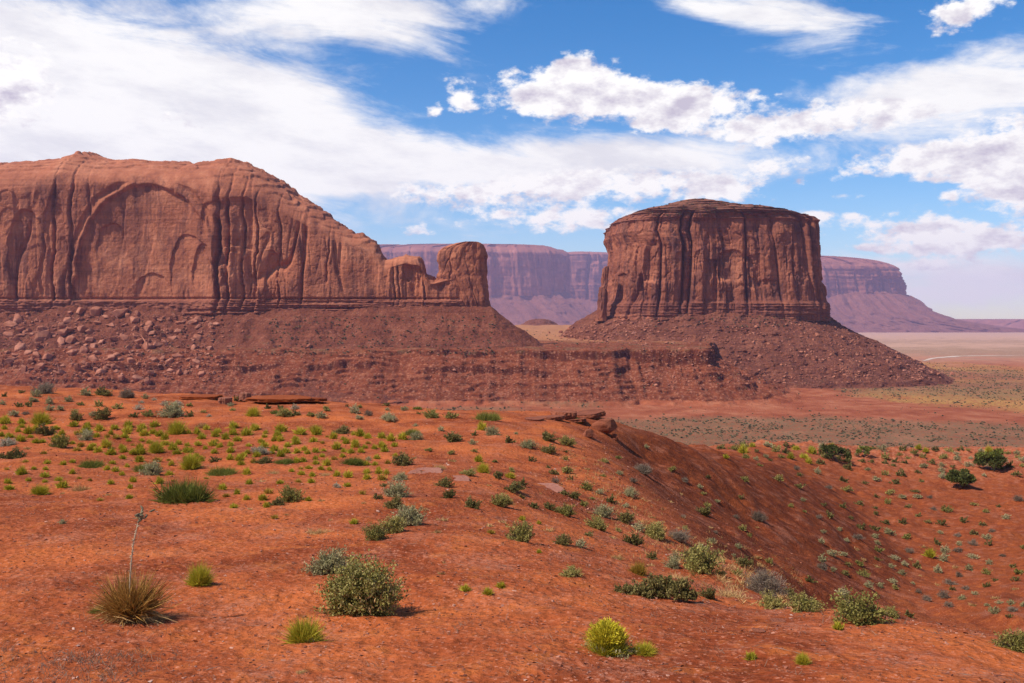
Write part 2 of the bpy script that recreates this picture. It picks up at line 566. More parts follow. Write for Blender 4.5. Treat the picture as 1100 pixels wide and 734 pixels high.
def ground_z(x, y):
    x = np.asarray(x, float); y = np.asarray(y, float)
    yy = np.maximum(y, 1.0)
    far = ss(190, 330, y)
    near = y < 335
    z = np.full(np.shape(x), VAL)
    # valley floor, gently uneven
    vz = VAL + fbm(x / 160, y / 160, o=4, seed=3) * 1.6 * ss(250, 500, y) - np.clip((y - 2200) / 5600, 0, 1.3) * 42
    z = vz
    if near.any():
        xn = x[near]; yn = yy[near]
        h = tps(xn, yn)
        d = np.hypot(xn, yn)
        n = fbm(xn / 5.5, yn / 5.5, o=4, seed=41) * .34 * ss(2, 40, yn) + fbm(xn / 1.3, yn / 1.3, o=4, seed=43) * .085 + ridged(xn / .45, yn / .45, o=3, seed=44) * .022
        # flank: runnels down the slope, rock steps near the basin rim
        flank = ss(-6.3, -8.5, h) * ss(20, 34, yn)
        run = ridged(xn / 3.4 + yn / 8, yn / 7 - xn / 14, o=2, seed=47)
        n = n - flank * run * .30 + flank * fbm(xn / 2.6, yn / 2.6, o=3, seed=48) * .30
        ua = CU + F * xn / yn
        rim = ss(120, 150, yn) * ss(185, 165, yn) * ss(700, 790, ua)
        st = fbm(xn / 9, yn / 6, o=4, seed=51)
        n = n + rim * (np.round(st * 5) / 5 * 1.1 + .3)
        h = h + n
        # west shelf ledge near the crest
        k = far[near]
        h = np.where(yn > 170, np.maximum(h * (1 - k) + vz[near] * k, vz[near] - 5 + 0 * h), h)
        z = z.copy()
        z[near] = h
    m = (y > 640) & (y < 2600) & (x < 420)
    if m.any():
        zb = bench_z(x[m], y[m])
        fade = ss(2600, 1900, y[m])
        zb = VAL + (zb - VAL) * fade
        z = np.array(z)
        z[m] = np.maximum(z[m], zb)
    return z


# ------------------------------------------------------------------ ground sheet
us = np.concatenate([np.linspace(-1500, -75, 60)[:-1], np.linspace(-75, 1175, NCOL), np.linspace(1175, 2600, 60)[1:]])
ys = np.concatenate([np.geomspace(.9, 6.5, 16)[:-1], np.geomspace(6.5, 190, NROW1)[:-1], np.geomspace(190, 640, 70)[:-1], np.linspace(640, 900, NROW2)[:-1],
                     np.geomspace(900, 2600, 110)[:-1], np.geomspace(2600, 15500, 60)])
gx = ((us[None, :] - CU) / F) * ys[:, None]
gy = np.broadcast_to(ys[:, None], gx.shape).copy()
gz = ground_z(gx, gy)
gu, gv = topx(gx, gy, gz)


def poly_soft(u, v, pts, soft_u=22, soft_v=3.5):
    """soft mask of a band given as (u, v_top, v_bottom) stations"""
    p = np.array(pts, float)
    a = np.interp(u, p[:, 0], p[:, 1]); b = np.interp(u, p[:, 0], p[:, 2])
    return ss(-soft_v, soft_v, v - a) * ss(-soft_v, soft_v, b - v) * ss(p[0, 0] - soft_u, p[0, 0] + soft_u, u) * ss(p[-1, 0] + soft_u, p[-1, 0] - soft_u, u)


def zones(x, y):
    """where the valley floor carries scrub, yellow grass or bare pale soil: a chart in (bearing, distance)"""
    u = CU + F * x / y
    v = 342 + F * 65.0 / y                   # row the valley floor has at that distance
    wv = fbm(x / 70, y / 120, o=5, seed=61, gain=.6) * 8
    vw = v + wv; uw = u + fbm(x / 50, y / 50, o=4, seed=62) * 34
    ok = (y > 380) & (y < 7600)
    scrub = np.maximum.reduce([
        poly_soft(uw, vw, [(600, 452, 500), (700, 448, 500), (800, 447, 500), (900, 449, 500), (1000, 455, 500), (1250, 461, 500)]),
        poly_soft(uw, vw, [(860, 410, 414), (900, 407, 420), (950, 406, 424), (1050, 408, 428), (1250, 412, 436)]) * .85,
        poly_soft(uw, vw, [(990, 396, 404), (1060, 398, 406), (1250, 404, 411)]) * .8,
        poly_soft(uw, vw, [(540, 427, 436), (600, 426, 438), (650, 430, 440)]) * .9,
        poly_soft(uw, vw, [(430, 440, 452), (560, 440, 450)]) * .8,
        poly_soft(uw, vw, [(900, 372, 381), (1250, 374, 386)], soft_v=3) * .75, poly_soft(uw, vw, [(860, 362, 367), (1250, 362, 368)], soft_v=2) * .6])
    yel = np.maximum.reduce([
        poly_soft(uw, vw, [(930, 418, 424), (1000, 418, 433), (1100, 420, 443), (1250, 424, 448)]),
        poly_soft(uw, vw, [(985, 388, 396), (1060, 395, 401), (1250, 401, 405)]) * .9,
        poly_soft(uw, vw, [(1000, 406, 411), (1250, 408, 413)]) * .6])
    pale = ss(398, 372, vw) * .9
    k = ok.astype(float)
    return scrub * k, yel * k, pale * (y > 900)


a_scrub, a_yel, a_pale = zones(gx, gy)
bench_m = ((gz > VAL + 3) & (gy > 600)).astype(float)
a_scrub *= 1 - bench_m; a_yel *= 1 - bench_m

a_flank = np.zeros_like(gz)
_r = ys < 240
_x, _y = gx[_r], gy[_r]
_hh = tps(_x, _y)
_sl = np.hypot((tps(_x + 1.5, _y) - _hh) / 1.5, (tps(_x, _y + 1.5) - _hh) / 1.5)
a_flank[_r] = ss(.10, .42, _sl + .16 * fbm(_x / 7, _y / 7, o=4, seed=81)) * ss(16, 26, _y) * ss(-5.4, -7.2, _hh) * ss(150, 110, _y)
m_ground, t, b = material('desert_soil')
geo = t.new('ShaderNodeNewGeometry')
P = geo.outputs['Position']
px_, py_, pz_ = t.sep(P)


def attr(nm):
    n = t.new('ShaderNodeAttribute', attribute_name=nm)
    return n.outputs['Fac']


n1 = t.noise(t.scale(P, (.35, .35, .35)), 1, 6, .6)
n2 = t.noise(t.scale(P, (2.2, 2.2, 2.2)), 1, 6, .65)
n3 = t.noise(t.scale(P, (14, 14, 14)), 1, 5, .7)
n4 = t.noise(t.scale(P, (.03, .03, .03)), 1, 5, .6)
base = t.ramp(n1, [(.37, (.185, .050, .027)), (.5, (.290, .086, .045)), (.63, (.405, .128, .062))])
base = t.mix(t.mul(t.step(.5, .68, n2), .55), base, (.43, .150, .066, 1))
base = t.mix(t.mul(t.step(.46, .30, n2), .6), base, (.17, .052, .026, 1))
base = t.mix(t.mul(t.step(.52, .68, n3), .6), base, (.45, .185, .115, 1))
base = t.mix(t.mul(t.step(.47, .32, n3), .65), base, (.115, .034, .016, 1))
# hill flank: shade away from the sun painted in; basin: darker red soil
shale = t.m('MAXIMUM', attr('flank'), t.mul(t.mul(t.step(-9, -12, pz_), t.step(26, 38, py_)), t.m('MULTIPLY_ADD', t.step(.42, .60, n1), .40, .38)))  # mask of the painted flank shade and the darker basin soil
shade_soil_c = t.ramp(n2, [(.36, (.060, .017, .010)), (.52, (.110, .031, .017)), (.66, (.19, .058, .030))])
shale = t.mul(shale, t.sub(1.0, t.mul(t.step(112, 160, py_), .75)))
base = t.mix(t.mul(shale, .84), base, shade_soil_c)
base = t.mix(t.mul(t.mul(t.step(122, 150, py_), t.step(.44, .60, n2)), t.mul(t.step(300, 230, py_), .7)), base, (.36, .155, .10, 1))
# valley floor
dist = t.step(300, 420, py_)
vfine = t.noise(t.scale(P, (.12, .05, .1)), 1, 6, .6)
val = t.ramp(t.add(t.mul(n4, .6), t.mul(vfine, .4)), [(.36, (.20, .062, .038)), (.5, (.285, .100, .060)), (.62, (.36, .15, .092))])
sc_n = t.noise(t.scale(P, (.45, .22, .3)), 1, 4, .7)
val = t.mix(t.mul(attr('pale'), .8), val, (.46, .31, .225, 1))
val = t.mix(t.mul(attr('yel'), t.step(.35, .6, sc_n)), val, (.37, .215, .085, 1))
val = t.mix(t.mul(attr('scrub'), t.m('MULTIPLY_ADD', t.step(.38, .60, sc_n), .62, .25)), val, (.165, .110, .064, 1))
# bench and its ledges: banded by height
bz = t.noise(t.vec(t.mul(px_, .01), t.mul(py_, .01), t.mul(pz_, .85)), 1, 5, .7)
bc = t.ramp(bz, [(.36, (.065, .020, .014)), (.46, (.130, .040, .024)), (.55, (.165, .054, .033)), (.66, (.24, .088, .055))])
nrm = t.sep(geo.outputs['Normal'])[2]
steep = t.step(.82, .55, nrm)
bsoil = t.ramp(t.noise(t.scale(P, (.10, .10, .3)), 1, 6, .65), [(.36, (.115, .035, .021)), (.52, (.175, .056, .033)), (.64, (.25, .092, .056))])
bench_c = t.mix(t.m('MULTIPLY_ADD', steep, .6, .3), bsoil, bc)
bench_c = t.mix(t.mul(t.step(.70, .50, nrm), .85), bench_c, (.085, .027, .018, 1))  # steep faces darkened in colour as ledge shadow
bench_c = t.mix(t.mul(t.step(.50, .66, t.noise(t.scale(P, (.30, .30, .3)), 1, 4, .7)), .4), bench_c, (.31, .155, .105, 1))
bench_c = t.mix(t.mul(t.mul(t.step(.52, .62, t.noise(t.scale(P, (.05, .05, .05)), 1, 6, .7)), t.step(-31, -26, pz_)), .45), bench_c, (.13, .10, .055, 1))
bv = t.new('ShaderNodeTexVoronoi'); t.put(bv.inputs['Vector'], t.scale(P, (.40, .40, .5))); bv.inputs['Scale'].default_value = 1
bvr = t.sep(bv.outputs['Color'])
bench_c = t.mix(t.mul(t.mul(t.step(.60, .66, bvr[0]), t.step(.46, .30, bv.outputs['Distance'])), .55), bench_c, (.33, .155, .105, 1))
bench_c = t.mix(t.mul(t.mul(t.step(.34, .28, bvr[0]), t.step(.50, .30, bv.outputs['Distance'])), .4), bench_c, (.050, .016, .011, 1))
sand = t.mul(t.step(960, 1080, t.add(py_, t.mul(t.sub(n4, .5), 160))), t.step(-30, -25, pz_))  # mask of the paler sand that stands for a sunlit patch
bench_c = t.mix(t.mul(sand, .6), bench_c, (.44, .225, .125, 1))  # sand painted paler to stand for a sunlit patch
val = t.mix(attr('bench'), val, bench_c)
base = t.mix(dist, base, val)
vo = t.new('ShaderNodeTexVoronoi'); t.put(vo.inputs['Vector'], t.scale(P, (26, 26, 26))); vo.inputs['Scale'].default_value = 1
chip = t.sep(vo.outputs['Color'])[0]
small = t.mul(t.step(.42, .25, vo.outputs['Distance']), t.step(90, 30, py_))
base = t.mix(t.mul(t.mul(t.step(.80, .86, chip), small), .75), base, (.46, .21, .145, 1))
base = t.mix(t.mul(t.mul(t.step(.16, .10, chip), small), .8), base, (.085, .028, .016, 1))
grit = t.mul(t.step(.50, .64, t.noise(t.scale(P, (.8, .8, .8)), 1, 6, .7)), t.mul(t.step(.42, .60, t.noise(t.scale(P, (22, 22, 22)), 1, 4, .8)), t.step(300, 200, py_)))
base = t.mix(t.mul(grit, .55), base, (.38, .18, .125, 1))
base = t.sat(base, 1.10, 1.14)
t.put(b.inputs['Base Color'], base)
b.inputs['Roughness'].default_value = .95
b.inputs['Specular IOR Level'].default_value = .06
hfine = t.add(t.mul(n3, .25), t.add(t.mul(n2, .5), t.mul(t.voro(t.scale(P, (9, 9, 9)), 1), .22)))
bp = t.bump(hfine, 1.0, .14)
hb = t.noise(t.scale(P, (.5, .5, .9)), 1, 6, .7)
bp2 = t.bump(t.mul(hb, dist), .9, 1.6, bp)
t.put(b.inputs['Normal'], bp2)

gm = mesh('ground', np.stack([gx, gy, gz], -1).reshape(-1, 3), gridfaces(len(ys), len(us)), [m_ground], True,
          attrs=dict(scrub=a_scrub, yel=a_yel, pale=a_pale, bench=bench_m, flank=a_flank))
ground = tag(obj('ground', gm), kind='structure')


def gz1(x, y):
    return float(ground_z(np.array([float(x)]), np.array([float(y)]))[0])


def drop(us_, vs_, ymax=1300, ymin=5.5):
    """where the view through photo pixels meets the ground"""
    us_ = np.asarray(us_, float); vs_ = np.asarray(vs_, float)
    Ys = np.geomspace(ymin, ymax, 220)
    out_ = np.full((len(us_), 3), np.nan)
    for i in range(0, len(us_), 400):
        s = slice(i, i + 400)
        u, v = us_[s], vs_[s]
        X_, Y_, Z_ = px(u[:, None], v[:, None], Ys[None, :])
        Y_ = np.broadcast_to(Ys[None, :], X_.shape)
        below = Z_ <= ground_z(X_, Y_)
        k = np.argmax(below, 1); hit = below.any(1)
        hi = Ys[k]; lo = Ys[np.maximum(k - 1, 0)]
        for _ in range(9):
            md = (lo + hi) / 2
            x, y, z = px(u, v, md)
            b_ = z <= ground_z(x, md)
            hi = np.where(b_, md, hi); lo = np.where(b_, lo, md)
        x, y, z = px(u, v, hi)
        out_[s, 0] = np.where(hit, x, np.nan); out_[s, 1] = hi; out_[s, 2] = ground_z(x, hi)
    return out_
# ------------------------------------------------------------------ sandstone
def rock_material(name, lo, mid, hi, varnish, vy=.35, band=.5, streak=1.0, grain=1.0, strata=None, sat_=1.03):
    """layered sandstone with dark mineral streaks running down the wall"""
    m, t, b = material(name)
    geo = t.new('ShaderNodeNewGeometry')
    P = geo.outputs['Position']
    x, y, z = t.sep(P)
    nz = t.sep(geo.outputs['Normal'])[2]
    n_big = t.noise(t.scale(P, (.018 * grain, .018 * grain, .03 * grain)), 1, 6, .6)
    n_med = t.noise(t.scale(P, (.11 * grain, .11 * grain, .06 * grain)), 1, 6, .65)
    c = t.ramp(t.add(t.mul(n_big, .5), t.mul(n_med, .5)), [(.34, lo), (.5, mid), (.64, hi)])
    # streaks
    wob = t.mul(t.noise(t.scale(P, (.05 * grain,) * 3), 1, 3), 9)
    sv = t.vec(t.mul(t.add(x, wob), .12 * grain), t.mul(y, .12 * grain), t.mul(z, .010 * grain))
    st = t.noise(sv, 1, 6, .68)
    patch = t.noise(t.scale(P, (.028 * grain, .028 * grain, .020 * grain)), 1, 4, .6)
    wall = t.step(.75, .35, nz)
    fac = t.mul(t.mul(t.step(.46, .60, st), t.step(.34, .54, patch)), t.mul(wall, streak))
    c = t.mix(fac, c, varnish)
    st2 = t.noise(t.vec(t.mul(t.add(x, wob), .42 * grain), t.mul(y, .42 * grain), t.mul(z, .012 * grain)), 1, 4, .6)
    c = t.mix(t.mul(t.mul(t.step(.52, .64, st2), t.step(.40, .58, t.noise(t.scale(P, (.035 * grain, .035 * grain, .03 * grain)), 1, 3))), t.mul(wall, .55 * streak)), c, varnish)
    fac2 = t.mul(t.mul(t.step(.52, .62, t.noise(t.vec(t.mul(x, .055 * grain), t.mul(y, .055 * grain), t.mul(z, .02 * grain)), 1, 5, .6)), wall), .55 * streak)
    c = t.mix(fac2, c, varnish)
    # thin level beds
    bd = t.noise(t.vec(t.mul(x, .006), t.mul(y, .006), t.mul(z, vy)), 1, 5, .7)
    c = t.mix(t.mul(t.step(.50, .66, bd), band * .7), c, tuple(k * .5 for k in lo[:3]) + (1,))
    c = t.mix(t.mul(t.step(.48, .34, bd), band * .45), c, hi)
    if strata:
        for z0, z1, col, f in strata:
            k = t.mul(t.mul(t.step(z0 - 1.2, z0 + 1.2, t.add(z, t.mul(t.sub(n_med, .5), 5))), t.step(z1 + 1.2, z1 - 1.2, t.add(z, t.mul(t.sub(n_med, .5), 5)))), f)
            c = t.mix(k, c, col)
    t.put(b.inputs['Base Color'], t.sat(c, sat_, .97))
    h = t.add(t.mul(t.noise(t.scale(P, (.5 * grain, .5 * grain, .35 * grain)), 1, 7, .7), 1.0), t.mul(bd, .35))
    t.put(b.inputs['Normal'], t.bump(h, .75, 1.3 / grain))
    b.inputs['Roughness'].default_value = .93
    return m


m_wall = rock_material('orange_sandstone', (.235, .078, .045, 1), (.370, .128, .068, 1), (.49, .195, .108, 1), (.095, .034, .028, 1), streak=.7, strata=[(4, 17, (.13, .044, .034, 1), .5)])
m_butte = rock_material('varnished_sandstone', (.180, .058, .036, 1), (.285, .097, .055, 1), (.41, .155, .086, 1), (.088, .036, .032, 1), streak=.85, strata=[(4, 20, (.15, .05, .036, 1), .45), (101, 109, (.17, .062, .042, 1), .55), (109.5, 150, (.155, .068, .044, 1), .7)])
m_far = rock_material('distant_sandstone', (.20, .068, .045, 1), (.29, .104, .066, 1), (.37, .15, .10, 1), (.13, .05, .042, 1), vy=.05, band=.5, grain=.3)


def talus_material(name, c0, c1, c2, pale, grain=1.0, ledge=.05, veg=.4):
    m, t, b = material(name)
    geo = t.new('ShaderNodeNewGeometry')
    P = geo.outputs['Position']
    x, y, z = t.sep(P)
    a = t.noise(t.scale(P, (.06 * grain,) * 3), 1, 7, .65)
    f = t.noise(t.scale(P, (.33 * grain,) * 3), 1, 6, .75)
    c = t.ramp(t.add(t.mul(a, .5), t.mul(f, .5)), [(.34, c0), (.5, c1), (.64, c2)])
    bd = t.noise(t.vec(t.mul(x, .008), t.mul(y, .008), t.mul(z, ledge * 7)), 1, 5, .7)
    c = t.mix(t.mul(t.step(.5, .64, bd), .5), c, c0)
    vo = t.voro(t.scale(P, (.42 * grain,) * 3), 1)
    c = t.mix(t.mul(t.step(.30, .16, vo), t.mul(t.step(.45, .6, a), .6)), c, pale)
    g = t.mul(t.step(.56, .66, t.noise(t.scale(P, (.16 * grain,) * 3), 1, 6, .75)), veg)
    c = t.mix(g, c, (.105, .088, .048, 1))
    t.put(b.inputs['Base Color'], t.sat(c, 1.05, .95))
    t.put(b.inputs['Normal'], t.bump(t.add(f, t.mul(vo, -.5)), .85, 1.8 / grain))
    b.inputs['Roughness'].default_value = .95
    return m


m_talus = talus_material('red_talus', (.085, .025, .016, 1), (.165, .052, .030, 1), (.25, .088, .052, 1), (.34, .165, .112, 1))
m_talus2 = talus_material('butte_talus', (.085, .028, .019, 1), (.165, .057, .035, 1), (.26, .100, .062, 1), (.36, .18, .12, 1), veg=.25)
m_ftalus = talus_material('distant_talus', (.15, .055, .038, 1), (.21, .082, .056, 1), (.27, .115, .08, 1), (.30, .15, .11, 1), grain=.22, ledge=.01, veg=.2)
m_boulder = rock_material('fallen_sandstone', (.24, .085, .052, 1), (.36, .14, .085, 1), (.47, .215, .145, 1), (.13, .048, .034, 1), streak=.3, grain=3)


# ------------------------------------------------------------------ generic contour loft
def loft(name, lev, ncol, nrow, mat, disp=None, expo=3.0, parent=None, front=.74, zpow=1.0, irregular=0, seed=0, top_fade=None):
    """lev rows: (z, xl, xr, yf, yb) bottom to top; a closed body whose outline at each height is a rounded box.
    disp(s, z, x, y) pushes the wall outwards (m)."""
    lev = np.array(lev, float)
    tt = np.concatenate([[0], np.cumsum(np.hypot(np.diff(lev[:, 0]), np.hypot(np.diff(lev[:, 1]), np.diff(lev[:, 2])) * .5))])
    q = np.linspace(0, 1, nrow) ** zpow * tt[-1]
    z, xl, xr, yf, yb = [np.interp(q, tt, lev[:, k]) for k in range(5)]
    th = np.linspace(0, 2 * math.pi, 8001)
    mid = len(lev) // 3
    rx, ry = (lev[mid, 2] - lev[mid, 1]) / 2, (lev[mid, 4] - lev[mid, 3]) / 2
    c = np.sign(np.cos(th)) * np.abs(np.cos(th)) ** (2 / expo); s_ = np.sign(np.sin(th)) * np.abs(np.sin(th)) ** (2 / expo)
    ds = np.hypot(np.diff(c * rx), np.diff(s_ * ry))
    arc = np.concatenate([[0], np.cumsum(ds)])
    w = np.where(s_[:-1] < .25, 1.0, (1 - front) / front)           # fewer columns at the back
    cum = np.concatenate([[0], np.cumsum(ds * w)])
    tq = np.interp(np.arange(ncol) / ncol * cum[-1], cum, th)
    S = np.interp(tq, th, arc)
    ct = np.sign(np.cos(tq)) * np.abs(np.cos(tq)) ** (2 / expo); st = np.sign(np.sin(tq)) * np.abs(np.sin(tq)) ** (2 / expo)
    X = (xl + xr)[:, None] / 2 + (xr - xl)[:, None] / 2 * ct[None]
    Yy = (yf + yb)[:, None] / 2 + (yb - yf)[:, None] / 2 * st[None]
    Zz = np.broadcast_to(z[:, None], X.shape).copy()
    # outward plan normal
    nx = np.sign(ct) * np.abs(ct) ** (expo - 1) / rx; ny = np.sign(st) * np.abs(st) ** (expo - 1) / ry
    ln = np.hypot(nx, ny) + 1e-9
    nx, ny = nx / ln, ny / ln
    if disp is not None:
        d = disp(np.broadcast_to(S[None], X.shape), Zz, X, Yy)
        k = 1.0
        if top_fade is not None:
            k = ss(top_fade[1], top_fade[0], Zz)
        dd = d * k
        X = X + nx[None] * dd; Yy = Yy + ny[None] * dd
        Zz = Zz + d * (1 - k) * .35
    V = np.stack([X, Yy, Zz], -1).reshape(-1, 3)
    cen = V.reshape(nrow, ncol, 3)[-1].mean(0)
    V = np.concatenate([V, cen[None]])
    f4 = gridfaces(nrow, ncol, True)
    k = np.arange(ncol)
    f3 = np.stack([(nrow - 1) * ncol + k, (nrow - 1) * ncol + (k + 1) % ncol, np.full(ncol, nrow * ncol)], -1)
    me = mesh(name, V, [f4, f3], [mat], True)
    return obj(name, me, parent, world_space=True)


def columns(s, z, w, h, seed, amp, crack, facet=.8, wobble=1.0, drip=.35):
    """tall joint-bounded slabs: each is set in or out and turned a little to one side; dark joints open and close"""
    s2 = s + (fbm(s / (w * 2.5), z / (h * 1.2), o=2, seed=seed) * w * .5 + fbm(s / (w * .5), z / (h * .22), o=3, seed=seed + 1) * w * .08) * wobble
    z2 = z + fbm(s / w * .9, z / h, o=2, seed=seed + 3) * h * .5
    f1, f2, cid, c2, ox, oy = worley2(s2 / w, z2 / h, seed + 5, .85)
    e = f2 - f1
    rnd = np.sqrt(np.clip(e / .35, 0, 1))
    keep = ss(-.30, .2, fbm(s / w * .7, z / (h * .4), o=2, seed=seed + 7))
    edge = ss(0, .07, e)
    return amp * ((cid - .5) * 1.7 * edge + (c2 - .5) * 2.4 * facet * ox * edge) + amp * .38 * (rnd - .85) - amp * drip * np.clip(oy, -.4, .6) * edge - crack * np.exp(-(e / .04) ** 2) * keep


def plates(s, z, n, seed, smax, z0, z1, wmin, wmax, amp, bias=-.2, edge=.08):
    """spalled sheets: arch-topped panels with sharp rims, laid one over another"""
    rng = np.random.default_rng(seed)
    out_ = np.zeros(s.shape)
    H = z1 - z0
    sw = s + fbm(s / 9, z / 11, o=4, seed=seed) * 2.0
    zw = z + fbm(s / 10, z / 12, o=4, seed=seed + 1) * 3.0
    for _ in range(n):
        w = math.exp(rng.uniform(math.log(wmin), math.log(wmax))); c = rng.uniform(smax[0], smax[1])
        top = z0 + H * rng.uniform(.25, 1.02); arch = w * rng.uniform(.5, 1.8)
        bot = z0 - 9 if rng.uniform() < .62 else z0 + H * rng.uniform(.0, .45)
        dep = (rng.uniform(-1, 1) + bias) * amp * (w / wmax) ** .55
        tl = rng.uniform(-.9, .9); pw = rng.uniform(2.2, 5)
        i = np.abs(sw - c) < w * 1.2
        if not i.any():
            continue
        ds = (sw[i] - c) / w; up = np.maximum(zw[i] - (top - arch), 0) / arch
        q = (np.abs(ds) ** pw + up ** 2.2) ** (1 / pw)
        m = ss(1 + edge, 1 - edge, q) * ss(bot - 2.5, bot + 2.5, zw[i])
        out_[i] += m * dep * (1 + tl * ds - (.5 * ds * ds if dep > 0 else 0))
    return out_


# ------------------------------------------------------------------ the butte on the right
YB = 1165.0
butte = empty('sandstone_butte', px(765, 335, YB))
tag(butte, 'massive flat topped sandstone butte with sheer fluted walls on a wide boulder slope', 'butte')
sil = [(345, 643, 890), (335, 644, 889), (326, 646, 888.5), (318, 648, 886), (300, 650, 883), (285, 651, 881), (270, 652, 880), (262, 652, 879.5), (256, 650, 879.5), (249, 647, 879.5),
       (243, 648.5, 879.5), (239.5, 648, 879), (237, 650, 877), (235, 655, 870), (233, 662, 860), (231, 670, 849), (229, 678, 840), (227, 685, 830), (225, 692, 816), (223.5, 703, 800), (221.5, 709, 786), (219, 716, 775), (217, 723, 767), (216, 733, 757)]
lev = []
for v, l, r in sil:
    Yd = YB
    k_ = float(np.clip((239 - v) / 10, 0, 1))
    xl = (l + 2 - CU) / F * (1215 - 65 * k_); xr = (r - 2 - CU) / F * (1112 + 22 * k_)
    k = np.clip((231 - v) / 15, 0, 1)
    lev.append((float(pz(v, 1078 + k_ * 50)), xl, xr, 1058 + k * 45 + max(0, (300 - v)) * .045, 1280 - k * 75))


def d_butte(s, z, x, y):
    hgt = ss(8, 30, z)
    d = columns(s, z, 34, 420, 301, 4.5, 7.5, 1.0) + columns(s + 7, z, 17, 300, 311, .8, 1.3, 1.2, 1.4, .0) + columns(s, z, 8, 15, 312, .8, .7, .5, 1.0, 0)
    d = d + plates(s, z, 150, 315, (s.min(), s.max()), 12, 108, 3.5, 17, 3.4) + plates(s, z, 420, 317, (s.min(), s.max()), 8, 108, 1.2, 5, 1.2, -.1)
    d = d + fbm(s / 60, z / 90, o=3, seed=331) * 5 + fbm(s / 6, z / 8, o=5, seed=341, gain=.62) * 1.3
    d = d * (.35 + .65 * hgt) * ss(112, 107, z)
    # level thin beds at the foot and the cap
    foot = ss(19, 14, z); cap = ss(100, 104, z)
    lay = perlin(z / 1.3, s / 80, seed=351)
    d = d + foot * (2.2 + lay * 1.5 + fbm(s / 6, z / 2, o=3, seed=352) * 1.2) + cap * (1.0 + lay * 2.2 - 1.5 * ss(107, 116, z))
    # rounded shoulders under the cap
    d = d - 1.8 * ss(86, 105, z) ** 2 * (1 - cap) * (.5 + 1.0 * ss(-.3, .3, perlin(s / 24, z * 0, seed=361)))
    d = d + ss(107.5, 109.5, z) * ((z / 3.3 + fbm(x / 25, y / 25, o=3, seed=363) * .8) % 1.0 - .5) * 7
    return d


loft('cliff', lev, NB, 300, m_butte, d_butte, 4.6, butte, zpow=.93, top_fade=None)
# the broken pillar leaning on the left corner
lev = []
for v, l, r in [(345, 640, 651), (335, 641.5, 651), (320, 642, 651), (309, 642.8, 651), (307.5, 645.5, 651.5), (295, 646.2, 652), (289, 647, 652.5), (286.5, 649.5, 652)]:
    lev.append((float(pz(v, 1095)), (l - CU) / F * 1095, (r - CU) / F * 1095, 1086, 1100))
loft('pillar', lev, 90, 90, m_butte, lambda s, z, x, y: fbm(s / 4, z / 14, o=4, seed=371) * 2.2 + columns(s, z, 5, 30, 373, .8, 1.2), 2.6, butte)


def d_talus(seed, amp=1.0):
    def f(s, z, x, y):
        g = ridged(s / 34, z / 60, o=4, seed=seed)
        led = perlin(z / 5.5, s / 120, seed=seed + 9)
        return amp * (g * -5 + fbm(x / 14, y / 14, o=4, seed=seed + 3) * 5 + ridged(x / 5.5, y / 5.5, o=4, seed=seed + 4) * 2.8 + np.clip(led - .25, 0, 1) * 6 * ss(-.1, .3, fbm(s / 60, z / 40, o=2, seed=seed + 7)))
    return f


lev = []
for v, l, r, yf, yb in [(425, 560, 1075, 915, 1420), (414, 575, 1040, 930, 1400), (408, 585, 1026, 938, 1390), (400, 595, 1008, 950, 1370), (392, 602, 992, 962, 1360), (380, 606, 970, 980, 1345), (370, 605, 950, 995, 1335), (360, 604, 929, 1012, 1320),
                        (352, 612, 913, 1027, 1310), (345, 622, 900, 1042, 1300), (337, 638, 889, 1057, 1290), (331, 646, 883, 1070, 1275), (326, 660, 870, 1090, 1260)]:
    lev.append((float(pz(v, YB)), (l - CU) / F * YB, (r - CU) / F * (YB - 40), yf, yb))
loft('talus', lev, 620, 200, m_talus2, d_talus(401), 2.35, butte)

# ------------------------------------------------------------------ the long mesa on the left
YM = 900.0
mesa = empty('sandstone_mesa', px(250, 335, YM + 40))
tag(mesa, 'long rounded sandstone mesa with a shallow arch in its wall and thumb of rock', 'mesa')
SKY = np.array([(-330, 190), (-120, 185), (0, 177), (40, 174.5), (52, 169), (62, 165.5), (72, 169), (84, 173.5), (100, 175.5), (120, 174.5), (140, 175), (165, 177), (184, 181), (194, 178), (215, 176), (228, 174), (236, 173), (245, 176), (262, 182), (290, 197), (310, 212), (330, 222), (350, 236), (365, 246), (376, 253), (386, 253),
                (400, 262), (406, 272), (412, 281), (421, 279), (433, 275.5), (447, 277), (453, 284), (456, 297), (463, 299.5), (466, 303), (474, 298.5), (490, 292), (504, 286.5), (511, 289), (516, 299), (519, 312), (522, 322), (530, 326)])
RIM = np.array([(-330, 215), (0, 205), (60, 200), (110, 199), (155, 196), (190, 199), (215, 208), (240, 216), (265, 214), (290, 226), (320, 240), (350, 256), (380, 268), (400, 278), (412, 290), (433, 284), (450, 286), (462, 306), (490, 300), (506, 293), (516, 306), (530, 330)])
uc = np.concatenate([np.linspace(-320, -40, 90)[:-1], np.linspace(-40, 500, NM)[:-1], 500 + 25.5 * np.sin(np.linspace(0, math.pi / 2, 60))])
nF, nT, nK = 230, 110, 40
fro = np.linspace(0, 1, nF); top = np.linspace(0, 1, nT + 1)[1:]; bak = np.linspace(0, 1, nK + 1)[1:]
thick = np.interp(uc, [-320, 230, 330, 400, 440, 480, 512, 520, 525.5], [170, 150, 110, 60, 40, 36, 30, 18, 1.0])
yfr = YM + np.interp(uc, [-320, 0, 150, 230, 300, 400, 480, 526], [6, 0, 8, -6, 4, 8, 6, 14]) + (36 - np.minimum(thick, 36)) / 2
zs = pz(np.interp(uc, SKY[:, 0], SKY[:, 1]), yfr + thick * .5)
zr = np.minimum(pz(np.interp(uc, RIM[:, 0], RIM[:, 1]), yfr + 6), zs - 1.5)
zf = float(pz(338, YM))
rows_y, rows_z, rows_k = [], [], []
